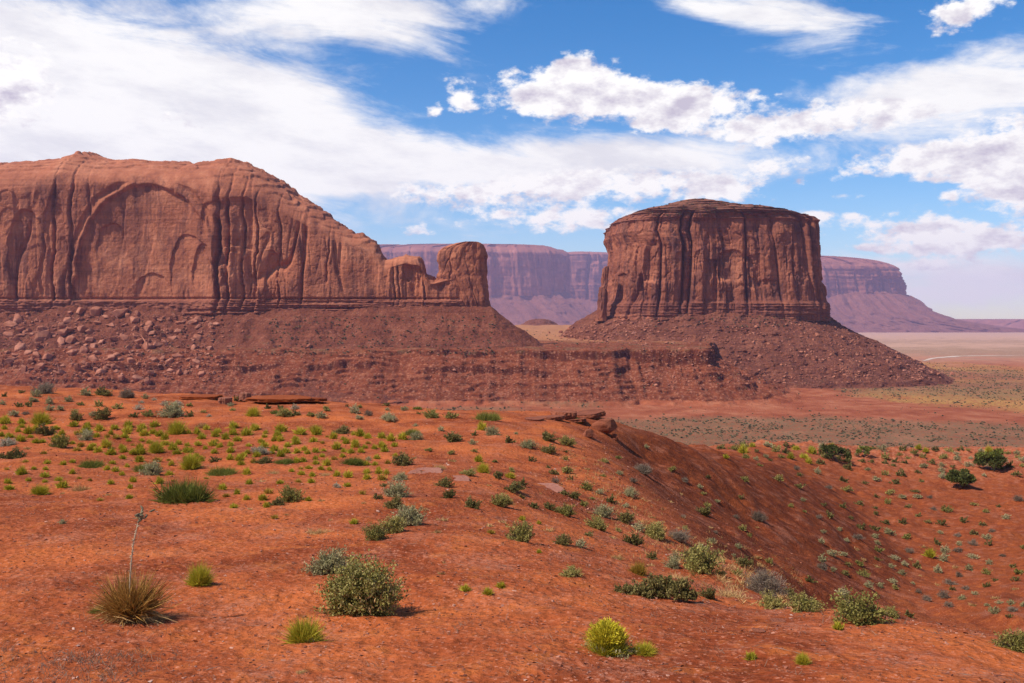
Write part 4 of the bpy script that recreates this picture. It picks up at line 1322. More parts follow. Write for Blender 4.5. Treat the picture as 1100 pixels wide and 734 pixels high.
loc = drop([p[1] for p in plants], [p[2] for p in plants], 260)
LAND = [  # (u, v, short name) unmistakable things that labels refer to
    (141, 668, 'spiky yucca'), (388, 657, 'big leafy olive bush'), (652, 702, 'yellow flowering bush'), (352, 615, 'round grey sagebrush'), (200, 539, 'big dark green ephedra'),
    (279, 488, 'round whitish shrub'), (434, 499, 'dark round shrub'), (441, 563, 'large pale sagebrush'), (524, 451, 'dark bush on the crest'), (47, 423, 'grey crest bush'),
    (187, 448, 'wide pale bush near the crest'), (705, 643, 'low spreading dark bush'), (819, 637, 'purple grey bush'), (925, 669, 'wide olive bush at the lip'), (560, 582, 'two tone olive shrub'), (645, 462, 'rock outcrop'),
    (691, 508, 'grey bush on the bare flank'), (1032, 521, 'round dark juniper'), (900, 495, 'open juniper'), (1068, 505, 'light topped juniper'), (999, 598, 'bright basin tuft'), (1092, 699, 'cut off olive bush'),
    (300, 427, 'long rock ledge'), (156, 506, 'ephedra hugged by a pale shrub'), (65, 481, 'wide olive shrub among tufts'), (190, 466, 'widest bright tuft'), (306, 498, 'ephedra beside the round whitish shrub'), (379, 500, 'ephedra ringed by yellow tufts'),
    (311, 538, 'straw coloured olive shrub'), (44, 456, 'broad bright tuft patch'), (84, 527, 'dry clump'), (368, 466, 'small round dark shrub'), (757, 553, 'flank shrub'), (12, 493, 'low dark shrub'),
]
UNIQUE = {
    (156, 506): 'dark ephedra hugged by a pale grey-green shrub in the tuft field',
    (65, 481): 'wide olive shrub standing over the bright tufts of the upper slope',
    (190, 466): 'widest bright yellow-green tuft of the upper slope',
    (306, 498): 'dark green ephedra on the gap side of the round whitish shrub',
    (379, 500): 'dark green ephedra ringed by small yellow tufts',
    (311, 538): 'straw coloured olive shrub with a brown twiggy one at its side',
    (44, 456): 'broad bright yellow-green tuft patch near the frame edge',
    (352, 615): 'round pale grey-green sagebrush tucked behind the big leafy olive bush',
    (200, 539): 'big dense dark green ephedra bush alone on open red soil beyond the yucca',
    (279, 488): 'round whitish shrub like a ball among the bright green tufts',
    (434, 499): 'dark round shrub just behind the pale bare rock slab',
    (441, 563): 'large pale sagebrush in a cluster of shrubs beyond the olive bush',
    (524, 451): 'dark green bush standing up on the hill crest below the gap',
    (47, 423): 'grey bush at the top of the red slope under the mesa rubble',
    (187, 448): 'wide pale bush with dark neighbours near the crest under the boulders',
    (819, 637): 'purple grey twiggy bush in the hollow where the flank meets the flat',
    (925, 669): 'wide olive bush growing on the lip of the flat above the basin',
    (560, 582): 'two tone olive shrub alone on smooth red soil mid slope',
    (691, 508): 'rounded grey bush on the bare dark flank below the rock outcrop',
    (999, 598): 'bright yellow-green tuft on the dark basin floor',
    (1092, 699): 'olive bush on the lip of the flat cut by the frame edge',
    (215, 628): 'neat round yellow-green tuft between the yucca and the olive bush',
    (327, 690): 'yellow-green feathery tuft in front of the big leafy olive bush',
    (108, 657): 'small dark green clump pressed against the foot of the yucca',
    (165, 668): 'wispy dry straw leaning out beside the yucca',
    (692, 702): 'low pale green tuft touching the yellow flowering bush',
    (84, 527): 'upright dry straw clump beside two yellow-green tufts',
    (368, 466): 'small round dark shrub standing clear beyond the bright tufts',
    (757, 553): 'dark shrub midway down the bare flank above the hollow',
    (12, 493): 'low dark shrub with a pale rounded one right behind it',
    (240, 510): 'dark green spreading ephedra bush just beyond the biggest ephedra',
    (865, 656): 'low dark olive shrub beside the purple grey twiggy bush on the flat',
    (342, 573): 'low dead looking pale straw clump behind the round grey sagebrush',
}
KPH = dict(T='yellow-green tuft', G='dark green ephedra', P='dry straw tuft', A='golden grass tuft', S='grey-green sagebrush', O='olive shrub', D='dark shrub', W='whitish shrub', X='twiggy grey shrub')
ORD = 'nearest second third fourth fifth sixth seventh eighth ninth tenth eleventh twelfth thirteenth fourteenth fifteenth sixteenth seventeenth eighteenth nineteenth twentieth'.split()
book = {}
for i, p in enumerate(plants):
    key = (int(p[1]), int(p[2]))
    if p[5] and key in UNIQUE:
        p.append(UNIQUE[key]); continue
    best = min((l for l in LAND if (l[0], l[1]) != key), key=lambda l: math.hypot(l[0] - p[1], (l[1] - p[2]) * 1.7))
    du, dv = p[1] - best[0], p[2] - best[1]
    w_ = ('in front of' if dv > 0 else 'behind') if abs(dv) * 2.2 > abs(du) else ('to the left of' if du < 0 else 'to the right of')
    p.append(None)
    book.setdefault((p[0], best, w_), []).append((math.hypot(du, dv * 1.7), i))
for (k, best, w_), L in book.items():
    L.sort()
    sizes = sorted(plants[i][3] for _, i in L)
    for j, (_, i) in enumerate(L):
        o_ = (ORD[j] if j < 20 else '%dth' % (j + 1)) if len(L) > 1 else ''
        if len(L) > 1 and plants[i][3] == sizes[-1] and (len(sizes) < 2 or sizes[-2] < plants[i][3] * .85):
            lab = 'largest %s %s the %s' % (KPH[k], w_, best[2])
        elif len(L) > 1:
            lab = '%s %s %s the %s' % (('small ' if plants[i][3] < 9 else '') + KPH[k] + ',', o_ + (' nearest,' if j else ','), w_, best[2])
        else:
            lab = '%s growing %s the %s' % (('small ' if plants[i][3] < 9 else '') + KPH[k], w_, best[2])
        plants[i][6] = lab
GRP = dict(T='yellow-green tufts on the red slope', G='dark green ephedra bushes', P='dry straw tufts', A='golden grass tufts', S='grey-green sagebrush', O='olive shrubs', D='dark low shrubs', W='whitish shrubs', X='twiggy grey shrubs')
for i, p in enumerate(plants):
    if np.isnan(loc[i]).any():
        continue
    x, y, z = loc[i]
    w = p[3] / F * y * (1.10 if p[0] == 'T' and p[3] < 16 else 1.0)
    if not p[5]:
        w = min(w, 1.5)
    h = int(rs.integers(0, 1000))
    make_plant(p[0], (x, y, z - .02 * w), w * 1.06, rs.uniform(0, 6.28), p[3] >= 16, p[6], GRP[p[0]], p[4] * rs.uniform(.74, 1.18), h)


# ---- the three big ones in front
def at(u, v, ymax=200):
    q = drop([u], [v], ymax)[0]
    return tuple(float(k) for k in q)


# yucca: stiff leaves above a skirt of dead ones, and last year's flower stalk
p = at(141, 668)
yu = empty('yucca', p)
tag(yu, 'spiky yucca clump with a dry skirt and a tall bent old flower stalk', 'yucca')
rng = np.random.default_rng(5)
S_ = p[1] / F
n = 1700
D = hemi(n, rng, .45, .06); B = rng.normal(size=(n, 3)) * [.055, .055, .02] + [0, 0, .07]
obj('leaves', pmesh('yucca_leaves', [strips(B, D, rng.uniform(.38, 1.08, n) * 52 * S_ , rng.uniform(.004, .008, n), rng.normal(size=(n, 3)) * .10, rng=rng)], [LM['ephedra_y'] if 'ephedra_y' in LM else leaf_material('yucca_leaves', [(.1, (.24, .115, .025)), (.5, (.45, .235, .055)), (.9, (.68, .40, .13))])]), yu)
n = 420
D = hemi(n, rng, 0, .0); D[:, 2] = rng.uniform(-.28, .18, n); B = rng.normal(size=(n, 3)) * [.05, .05, .02] + [0, 0, .11]
dl = strips(B, D, rng.uniform(.35, 1.0, n) * 50 * S_, rng.uniform(.005, .009, n), np.stack([0 * D[:, 0], 0 * D[:, 0], rng.uniform(-.35, -.05, n)], 1), rng=rng)
dl[0][:, 2] = np.maximum(dl[0][:, 2], .004)
obj('dead_leaves', pmesh('yucca_dead_leaves', [dl], [LM['straw']]), yu)


def tube(path, rad, sides=7):
    path = np.array(path, float); rad = np.broadcast_to(np.asarray(rad, float), (len(path),))
    V = []
    for i, c in enumerate(path):
        d = path[min(i + 1, len(path) - 1)] - path[max(i - 1, 0)]
        d /= np.linalg.norm(d) + 1e-9
        a = np.cross(d, [.3, .9, .2]); a /= np.linalg.norm(a); b2 = np.cross(d, a)
        th = np.arange(sides) / sides * 2 * math.pi
        V.append(c + rad[i] * (np.cos(th)[:, None] * a + np.sin(th)[:, None] * b2))
    V = np.concatenate(V)
    f = gridfaces(len(path), sides, True)
    return V, f


def tubes(name, L, mat):
    Vs, Fs, o = [], [], 0
    for path, rad, *sd in L:
        V, f = tube(path, rad, sd[0] if sd else 7)
        Vs.append(V); Fs.append(f + o); o += len(V)
    return mesh(name, np.concatenate(Vs), [np.concatenate(Fs)], [mat], True)


m_stalk = leaf_material('dry_stalk', [(.1, (.30, .21, .12)), (.5, (.42, .31, .19)), (.9, (.55, .44, .30))], 0)
m_pod = leaf_material('old_pods', [(.1, (.10, .075, .045)), (.5, (.16, .13, .075)), (.9, (.26, .21, .12))], 0)
pth = np.array([[-.01, 0, .1], [-.012, 0, .35], [.005, 0, .55], [.03, 0, .73], [.075, 0, .90], [.125, 0, 1.0]]) * (118 * S_ / 1.0)
pth[:, 0] *= .9
kk = np.linspace(0, 5, 22)
pth = np.stack([np.interp(kk, range(6), pth[:, a]) for a in range(3)], 1)
obj('flower_stalk', tubes('yucca_stalk', [(pth, np.linspace(.008, .004, 22))], m_stalk), yu)
L = []
for i in range(46):
    f = rng.uniform(.30, 1.0); c = np.array([np.interp(f * 21, range(22), pth[:, a]) for a in range(3)])
    d = rng.normal(size=3); d /= np.linalg.norm(d)
    L.append(([c, c + d * .014, c + d * .026], [.001, .0045, .001], 5))
tag(obj('bracts', tubes('yucca_bracts', L, m_stalk), yu), kind='stuff')
L = []
for i in range(14):
    c = pth[-1 - (i % 3)] + rng.normal(size=3) * .018
    d = rng.normal(size=3); d /= np.linalg.norm(d)
    L.append(([c, c + d * .02, c + d * .045, c + d * .06], [.003, .010, .009, .002], 6))
obj('seed_pod', tubes('yucca_pods', L, m_pod), yu)

# the big olive bush: leafy lower growth and pale open twigs to one side
p = at(388, 658); S_ = p[1] / F
ob = empty('olive_bush', p)
tag(ob, 'big leafy olive bush on a low sand mound, paler seed heads on top', 'bush')
lv, wv = bush_parts(61, 330, 62, .030, .013, hgt=.62, gap=.42, lobes=12, low=.0)
me = pmesh('olive_bush_leaves', [lv], [leaf_material('deep_olive_leaves', [(.1, (.125, .105, .020)), (.5, (.235, .20, .042)), (.9, (.44, .37, .13))])]); me.transform(Matrix.Diagonal((82 * S_, 74 * S_, 84 * S_, 1)))
obj('foliage', me, ob)
me = pmesh('olive_bush_twigs', [wv], [LM['wood']]); me.transform(Matrix.Diagonal((82 * S_, 74 * S_, 84 * S_, 1)))
obj('branches', me, ob)
rng = np.random.default_rng(8)
n = 380
D = hemi(n, rng, .3, .1); D[:, 0] += .25
B = hemi(n, rng, .1, .15) * rng.uniform(.36, .50, n)[:, None] * np.array([90, 80, 92]) * S_
B = B[(B[:, 0] > -.02) | (rng.uniform(size=n) < .35)]; D = D[:len(B)]
tag(obj('seed_heads', pmesh('olive_bush_seeds', [strips(B, D, rng.uniform(.03, .075, len(B)), rng.uniform(.004, .009, len(B)), rng=rng)], [LM['straw']]), ob), kind='stuff')

# the yellow flowering one
p = at(653, 702); S_ = p[1] / F
rb = empty('flowering_bush', p)
tag(rb, 'bright yellow flowering bush with pale weeds round its foot, nearest the viewer', 'bush')
me = pmesh('flowering_bush_stems', [tuft_parts(71, 3200, .008, hgt=.74, up=.45, core=.2, droop=.06, lo=.5)], [LM['tuft']]); me.transform(Matrix.Diagonal((56 * S_, 52 * S_, 60 * S_, 1)))
obj('foliage', me, rb)
rng = np.random.default_rng(9)
n = 2600
D = hemi(n, rng, .5, .35)
B = D * (rng.uniform(.36, .56, n) * (.86 + .34 * fbm(D[:, 0] * 2.2, D[:, 1] * 2.2, D[:, 2] * 2.2, o=2, seed=3)))[:, None] * np.array([50, 48, 72]) * S_
obj('flowers', pmesh('flowering_bush_flowers', [strips(B, D + rng.normal(size=(n, 3)) * .35, rng.uniform(.018, .045, n), rng.uniform(.004, .008, n), rng=rng)], [LM['flower']]), rb)
lv, wv = bush_parts(73, 60, 18, .05, .02, hgt=.24, spread=1.35, gap=.4, low=.0, lobes=7)
me = pmesh('flowering_bush_weeds', [lv], [LM['sage']]); me.transform(Matrix.Diagonal((56 * S_, 52 * S_, 52 * S_, 1)))
obj('pale_leaves', me, rb)

# low spreading dark bush: several crowns from one creeping base
p = at(706, 641); S_ = p[1] / F
sp = empty('spreading_bush', p)
tag(sp, 'low spreading dark bush creeping sideways over the red flat', 'bush')
parts, wood = [], []
for i, (dx, dy, w_, h_) in enumerate([(-34, 2, 26, .40), (-18, 0, 34, .42), (4, 3, 44, .50), (20, -2, 40, .50), (33, -4, 26, .36)]):
    lv, wv = bush_parts(81 + i, 70, 40, .06, .026, hgt=h_, gap=.45, lobes=6, low=.0)
    o_ = np.array([dx * S_, dy * S_ * 2, 0])
    parts.append((lv[0] * w_ * S_ + o_, lv[1], lv[2])); wood.append((wv[0] * w_ * S_ + o_, wv[1], wv[2]))
obj('foliage', pmesh('spreading_bush_leaves', [join(parts)], [LM['dark']]), sp)
obj('branches', pmesh('spreading_bush_wood', [join(wood)], [LM['wood']]), sp)


# ---- junipers in the basin
def juniper(u, v, wpx, hpx, seed, label, clumps, mats, dens=1.0):
    p = at(u, v, 240); S_ = p[1] / F
    W, H = wpx * S_, hpx * S_
    rng = np.random.default_rng(seed)
    r = empty('juniper_tree', p); tag(r, label, 'tree')
    L = []; tips = []
    top = np.array([rng.normal() * .06 * W, 0, H * .34])
    L.append(([(0, 0, -.1), top * .5 + [.05 * W, 0, 0], top], [.075 * W, .055 * W, .045 * W], 8))
    for i in range(clumps):
        a = rng.uniform(0, 6.28); rr = W * .42 * math.sqrt(rng.uniform(.05, 1)); h = H * rng.uniform(.38, .88) * (1 - .25 * (rr / (W * .42)) ** 2)
        tip = np.array([math.cos(a) * rr, math.sin(a) * rr, h])
        midp = (top + tip) / 2 + rng.normal(size=3) * .05 * W
        L.append(([top, midp, tip], [.035 * W, .024 * W, .010 * W], 6)); tips.append(tip)
    obj('trunk', tubes('juniper_wood', L, LM['wood']), r)
    Bs, Ds, Ls, Ws = [], [], [], []
    for tip in tips:
        n = int(200 * dens); q = rng.normal(size=(n, 3)); q /= np.linalg.norm(q, axis=1)[:, None]
        q *= rng.uniform(.3, 1, n)[:, None] ** .5
        s_ = rng.uniform(.11, .19)
        Bs.append(tip + q * [W * s_, W * s_, H * s_ * .8]); Ds.append(q + rng.normal(size=(n, 3)) * .5 + [0, 0, .4]); Ls.append(rng.uniform(.06, .12, n) * W); Ws.append(rng.uniform(.020, .036, n) * W)
    for j, mt in enumerate(mats):
        sel = [k for k in range(len(tips)) if (len(mats) == 1) or ((tips[k][2] > H * .62) == (j == 1))]
        if not sel: continue
        obj('crown', pmesh('juniper_crown', [strips(np.concatenate([Bs[k] for k in sel]), np.concatenate([Ds[k] for k in sel]), np.concatenate([Ls[k] for k in sel]), np.concatenate([Ws[k] for k in sel]), rng=rng)], [LM[mt]]), r)
    return r


juniper(1032, 523, 27, 20, 91, 'round dark juniper with dense crown low on the basin floor', 26, ['juniper'])
juniper(898, 496, 30, 20, 92, 'open juniper with bare dark limbs showing on the basin rim', 11, ['juniper'], .55)
juniper(1066, 505, 32, 24, 93, 'light topped juniper leaning over dark limbs near the basin rim', 18, ['juniper', 'junilight'], .8)
juniper(928, 491, 16, 11, 94, 'small green juniper beside the open one on the basin rim', 9, ['junilight'], .8)
# ------------------------------------------------------------------ loose rock
from mathutils.bvhtree import BVHTree


def hull_rock(seed, flat=.75, n=15, jit=.35):
    rng = np.random.default_rng(seed)
    q = rng.normal(size=(n, 3)); q /= np.linalg.norm(q, axis=1)[:, None]
    q *= rng.uniform(1 - jit, 1, n)[:, None] * np.array([1, rng.uniform(.65, .95), flat]) * .5
    bm = bmesh.new()
    for c in q: bm.verts.new(c)
    r = bmesh.ops.convex_hull(bm, input=bm.verts)
    bmesh.ops.delete(bm, geom=[g for g in r['geom_interior'] if isinstance(g, bmesh.types.BMVert)], context='VERTS')
    bmesh.ops.dissolve_limit(bm, angle_limit=R(14), verts=bm.verts, edges=bm.edges)
    bmesh.ops.bevel(bm, geom=list(bm.edges), offset=.035, segments=1, affect='EDGES')
    bmesh.ops.triangulate(bm, faces=bm.faces)
    bm.verts.index_update()
    V = np.array([v.co[:] for v in bm.verts]); Fc = np.array([[v.index for v in f.verts] for f in bm.faces])
    bm.free()
    return V, Fc


HR = [hull_rock(900 + i, f, 15) for i, f in enumerate([.8, .7, .6, .9, .5, .75, .65, .85])]
BM_ = [mesh('boulder_shape', V, [f], [m_boulder], False) for V, f in HR]


def bvh_of(o):
    me = o.data; n = len(me.vertices)
    V = np.empty(n * 3, np.float32); me.vertices.foreach_get('co', V); V = V.reshape(-1, 3) + np.array(o.parent.location)
    return BVHTree.FromPolygons(V.tolist(), [tuple(p.vertices) for p in me.polygons])


BV = [bvh_of(o) for o in bpy.data.objects if o.parent in (mesa, butte) and (o.name.startswith('talus') or (o.parent == butte and o.name.startswith('cliff')))]


def hit(us_, vs_):
    g = drop(us_, vs_, 1400, 300)
    res = []
    for k, (u, v) in enumerate(zip(us_, vs_)):
        d = Vector([float(c) for c in px(u, v, 1.0)])
        best = None if np.isnan(g[k]).any() else Vector(g[k])
        for bv in BV:
            h = bv.ray_cast(Vector((0, 0, 0)), d.normalized())
            if h[0] is not None and (best is None or h[0].length < best.length):
                best = h[0]
        res.append(best)
    return res


rk = np.random.default_rng(31)
bl = []          # u, v, size px, group, label


def scat(n, pts, s0, s1, grp, pw=2.2, dmin=.8):
    p = np.array(pts, float); k = 0; tr = 0
    while k < n and tr < n * 40:
        tr += 1
        u = rk.uniform(p[0, 0], p[-1, 0]); v = rk.uniform(np.interp(u, p[:, 0], p[:, 1]), np.interp(u, p[:, 0], p[:, 2]))
        s_ = s0 + (s1 - s0) * rk.uniform() ** pw
        if any(abs(q[0] - u) < (q[2] + s_) * .42 * dmin and abs(q[1] - v) < (q[2] + s_) * .32 * dmin for q in bl):
            continue
        bl.append([u, v, s_, grp, None]); k += 1


G1, G2, G3, G4 = 'boulders on the rubble under the arch', 'rocks on the slope below the thumb', 'sunlit rocks at the butte foot by the gap', 'rocks on the slope of the butte'
for u, v, s_, lab in [(160, 381, 22, 'broad angular boulder, largest block of the rubble under the arch'), (191, 388, 14, 'rounded boulder beside the broad angular block under the arch'), (209, 379, 13, 'tilted pale boulder on the far side of the rounded boulder from the gap below'),
                      (130, 344, 22, 'wide flat boulder high on the rubble directly under the arch wall'), (72, 349, 14, 'squat boulder high on the rubble under the wall'), (77, 372, 16, 'blocky boulder halfway down the rubble under the wall'), (78, 384, 13, 'round topped boulder just below the blocky one'),
                      (45, 370, 22, 'long low dark block at the edge of the rubble'), (202, 378, 9, 'small block leaning on the tilted pale boulder'), (226, 379, 11, 'split boulder at the edge of the rubble toward the thumb'), (247, 376, 9, 'lone round boulder on the smooth slope beyond the rubble'),
                      (332, 375, 9, 'lone pale boulder halfway along the slope below the mesa wall'), (225, 352, 8, 'boulder on the smooth red slope under the pillared wall'), (150, 372, 15, 'tall boulder tucked behind the broad angular block'),
                      (705, 417, 8, 'dark boulder at the foot of the butte slope in the valley'), (1022, 406, 9, 'lone dark boulder past the very end of the butte slope')]:
    bl.append([u, v, s_, G1 if u < 600 else G4, lab])
scat(150, [(8, 340, 402), (60, 338, 410), (150, 338, 414), (235, 345, 410)], 6, 17, G1, 1.6, .5)
scat(28, [(235, 345, 420), (420, 350, 425), (600, 390, 425)], 2.2, 6, G2, 2.5)
scat(52, [(588, 355, 366), (625, 340, 368), (690, 344, 372)], 2.6, 7.5, G3, 1.6)
scat(54, [(690, 350, 412), (800, 350, 414), (900, 352, 408), (1005, 395, 404)], 3.0, 8, G4, 2.2)
bp_ = hit([q[0] for q in bl], [q[1] - q[2] * .3 for q in bl])
lm = [q for q in bl if q[4]]
bk = {}
for i, q in enumerate(bl):
    if q[4] is None:
        bk.setdefault(q[3], []).append(i)
SHARED = {G1: 'red sandstone boulder among many in the rubble under the arch', G2: 'small pale rock on the ledgy slope below the thumb', G3: 'angular sunlit rock at the butte foot beside the gap', G4: 'dark red rock among many on the slope of the butte'}
for i, q in enumerate(bl):
    if bp_[i] is None: continue
    c = bp_[i]; w = q[2] / F * c.length
    o = obj('boulder', BM_[int(rk.integers(0, len(BM_)))], None, (c.x, c.y, c.z + w * .08))
    o.scale = (w * rk.uniform(.95, 1.15), w * rk.uniform(.9, 1.2), w * rk.uniform(.8, 1.1)); o.rotation_euler = (rk.normal() * .35, rk.normal() * .35, rk.uniform(0, 6.28))
    tag(o, q[4] or SHARED[q[3]], 'boulder', q[3])


def rock_field(name, pts, sizes, mat, sink=.1, flat=1.0, shapes=HR):
    """very many small stones in one object"""
    Vs, Fs, o_ = [], [], 0
    for c, w in zip(pts, sizes):
        V, f = shapes[int(rk.integers(0, len(shapes)))]
        a = rk.uniform(0, 6.28); ca, sa = math.cos(a), math.sin(a); tl = rk.normal() * .3
        M = np.array([[ca, -sa, 0], [sa, ca, 0], [0, 0, 1]]) @ np.array([[1, 0, 0], [0, math.cos(tl), -math.sin(tl)], [0, math.sin(tl), math.cos(tl)]])
        Vs.append((V * [w, w * rk.uniform(.7, 1.1), w * flat]) @ M.T + np.array(c) + [0, 0, w * (.1 - sink)]); Fs.append(f + o_); o_ += len(V)
    return tag(obj(name, mesh(name, np.concatenate(Vs), [np.concatenate(Fs)], [mat], False)), kind='stuff')


def small_hull(seed):
    rng = np.random.default_rng(seed)
    q = rng.normal(size=(8, 3)); q /= np.linalg.norm(q, axis=1)[:, None]; q *= np.array([.5, .42, .3])
    bm = bmesh.new()
    for c in q: bm.verts.new(c)
    r = bmesh.ops.convex_hull(bm, input=bm.verts)
    bmesh.ops.delete(bm, geom=[g for g in r['geom_interior'] if isinstance(g, bmesh.types.BMVert)], context='VERTS')
    bmesh.ops.triangulate(bm, faces=bm.faces); bm.verts.index_update()
    V = np.array([v.co[:] for v in bm.verts]); Fc = np.array([[v.index for v in f.verts] for f in bm.faces]); bm.free()
    return V, Fc


SR = [small_hull(s_) for s_ in range(950, 962)]
# rubble on the slopes under the big rocks
uu, vv, sz = [], [], []
for n, pts, s0, s1 in [(2200, [(0, 338, 405), (150, 336, 414), (240, 340, 412)], 1.5, 5.2), (1300, [(240, 345, 425), (560, 392, 430)], .9, 3.2), (1100, [(520, 385, 432), (760, 400, 424)], .9, 3.2), (700, [(600, 352, 370), (700, 342, 372)], 1.6, 5.0), (2600, [(690, 345, 415), (890, 345, 412), (1010, 400, 408)], 1.3, 4.6)]:
    p = np.array(pts, float)
    u = rk.uniform(p[0, 0], p[-1, 0], n); a = np.interp(u, p[:, 0], p[:, 1]); b_ = np.interp(u, p[:, 0], p[:, 2])
    v = a + (b_ - a) * rk.uniform(size=n)
    keep = fbm(u / 26, v / 14, o=3, seed=77) > rk.uniform(-.5, .15, n)
    uu += list(u[keep]); vv += list(v[keep]); sz += list((s0 + (s1 - s0) * rk.uniform(size=n) ** 2.6)[keep])
hp = hit(uu, vv)
ok = [k for k, h in enumerate(hp) if h is not None]
rock_field('rubble', [tuple(hp[k]) for k in ok], [sz[k] / F * hp[k].length for k in ok], m_boulder, .05, 1.0, SR)

# chips and pebbles on the near slope
m_chip, t, b = material('red_chips')
geo = t.new('ShaderNodeNewGeometry')
t.put(b.inputs['Base Color'], t.ramp(geo.outputs['Random Per Island'], [(.0, (.13, .042, .025)), (.45, (.23, .072, .040)), (.8, (.32, .120, .072)), (.97, (.42, .20, .135)), (1.0, (.52, .33, .25))]))
n = NPEB
yy = np.exp(rk.uniform(math.log(6.4), math.log(60), n)); ua = rk.uniform(-40, 1140, n); xx = (ua - CU) / F * yy
keep = fbm(xx / 1.7, yy / 1.7, o=3, seed=88) > rk.uniform(-.55, .35, n)
xx, yy = xx[keep], yy[keep]
zz = ground_z(xx, yy)
rock_field('gravel', np.stack([xx, yy, zz], 1), (.013 + .060 * rk.uniform(size=len(xx)) ** 4.0) * (yy / 14) ** .55, m_chip, .02, .75, SR)

# flat slabs and the outcrop
m_slab = rock_material('red_slab', (.16, .048, .028, 1), (.26, .085, .046, 1), (.36, .135, .080, 1), (.12, .045, .035, 1), vy=3.5, band=.6, streak=.2, grain=8)
m_ledge = rock_material('red_ledge', (.15, .042, .022, 1), (.24, .070, .034, 1), (.32, .105, .055, 1), (.10, .034, .024, 1), vy=3.5, band=.6, streak=.2, grain=8, sat_=1.12)
m_paleslab = rock_material('pale_slab', (.30, .115, .075, 1), (.37, .155, .105, 1), (.44, .205, .145, 1), (.22, .08, .055, 1), vy=4, band=.3, streak=.1, grain=10)


def slab(u, v, wpx, thick_px, depth_m, label, seed, mat=None, tilt=0, rot=0, lift=0.0, group=None, name='rock_slab', edge=.12):
    p = at(u, v, 150); S_ = p[1] / F
    rng = np.random.default_rng(seed)
    W = wpx * S_; T = thick_px * S_
    n = 44; th = np.arange(n) / n * 2 * math.pi
    rad = 1 + .22 * np.array([perlin(np.array([math.cos(a) * 1.3 + seed]), np.array([math.sin(a) * 1.3]), seed=seed)[0] for a in th]) + rng.uniform(-.05, .05, n)
    c = np.sign(np.cos(th)) * np.abs(np.cos(th)) ** .8; s_ = np.sign(np.sin(th)) * np.abs(np.sin(th)) ** .8
    rings = []
    lay = 7
    for j in range(lay):
        f = j / (lay - 1)
        k = 1 - edge * (1 - abs(2 * f - 1) ** .0) + rng.uniform(-.035, .035)
        jit = 1 + rng.uniform(-.02, .02, n)
        rings.append(np.stack([c * rad * jit * W / 2 * k, s_ * rad * jit * depth_m / 2 * k, np.full(n, -T * .35 + T * f)], 1))
    for k in (.93, .7, .35):
        rings.append(np.stack([c * rad * W / 2 * k, s_ * rad * depth_m / 2 * k, T * .65 + T * .10 * (1 - k) + rng.uniform(-.03, .03, n) * T], 1))
    V = np.concatenate(rings); V = np.concatenate([V, [[0, 0, T * .74]]])
    f4 = gridfaces(len(rings), n, True); k = np.arange(n); o_ = (len(rings) - 1) * n
    f3 = np.stack([o_ + k, o_ + (k + 1) % n, np.full(n, len(V) - 1)], 1)
    o = obj(name, mesh(name, V, [f4, f3], [mat or m_slab], False), None, (p[0], p[1], p[2] + lift * S_))
    o.rotation_euler = (rng.normal() * .03, R(tilt), R(rot))
    return tag(o, label, 'rock', group)


GS = 'rock slabs capping the outcrop'
slab(652, 447, 28, 7, 2.2, 'thick red slab at the right tip of the outcrop, overhanging the bank', 1, tilt=-4, lift=2, group=GS)
slab(633, 447, 32, 5, 2.4, 'long thin slab in the middle of the outcrop', 2, tilt=-7, lift=1, group=GS)
slab(606, 448, 25, 8, 1.9, 'humped dark slab at the back of the outcrop', 3, tilt=3, lift=1, group=GS)
slab(590, 450, 30, 4, 1.8, 'low pale edged slab trailing off the outcrop toward the crest', 4, tilt=-3, group=GS)
slab(574, 451, 20, 2.5, 1.4, 'last little slab of the outcrop on the crest', 5, group=GS)
slab(618, 452, 22, 3, 1.6, 'half buried slab in front of the outcrop', 6, tilt=-5, group=GS)
slab(667, 455, 12, 4, 1.0, 'small tilted slab fallen below the tip of the outcrop', 7, tilt=14, group=GS)
for u, v, w, fl, lab, sd in [(650, 467, 34, .75, 'big dark red block under the slabs of the outcrop', 3), (632, 471, 20, .7, 'smaller block wedged under the outcrop beside the big one', 1), (661, 474, 13, .9, 'broken block at the foot of the outcrop bank', 5)]:
    p = at(u, v, 150); W = w / F * p[1]
    V, f = hull_rock(970 + sd, fl, 22, .25)
    o = obj('outcrop_block', mesh('outcrop_block', V, [f], [m_slab], False), None, (p[0], p[1] + .3, p[2] + W * .22)); o.scale = (W, W * .9, W * .95); o.rotation_euler = (0, .15, sd)
    tag(o, lab, 'rock', 'blocks under the outcrop')
# bare pale rock showing through the soil
GP = 'pale bare rock patches'
slab(458, 508, 36, 1.4, 1.8, 'pale pinkish bare slab below the dark round shrub', 11, m_paleslab, lift=-.75, group=GP, edge=.05)
slab(490, 515, 28, 1.1, 1.3, 'thin pale slab continuing beyond the pinkish bare slab', 12, m_paleslab, lift=-.75, group=GP)
slab(588, 524, 34, 1.2, 1.3, 'pale bare slab in the saddle below the outcrop', 13, m_paleslab, lift=-.75, group=GP)
slab(735, 598, 34, 1.6, .5, 'small pale ledge between shrubs above the hollow', 14, m_paleslab, lift=-.5, group=GP)
slab(836, 668, 16, 2.5, .14, 'flat reddish stone lying before the low dark olive shrub', 15, m_slab, group='flat stones on the near flat')
slab(815, 678, 13, 2, .12, 'flat stone lying alone on the bare near flat', 16, m_slab, group='flat stones on the near flat')
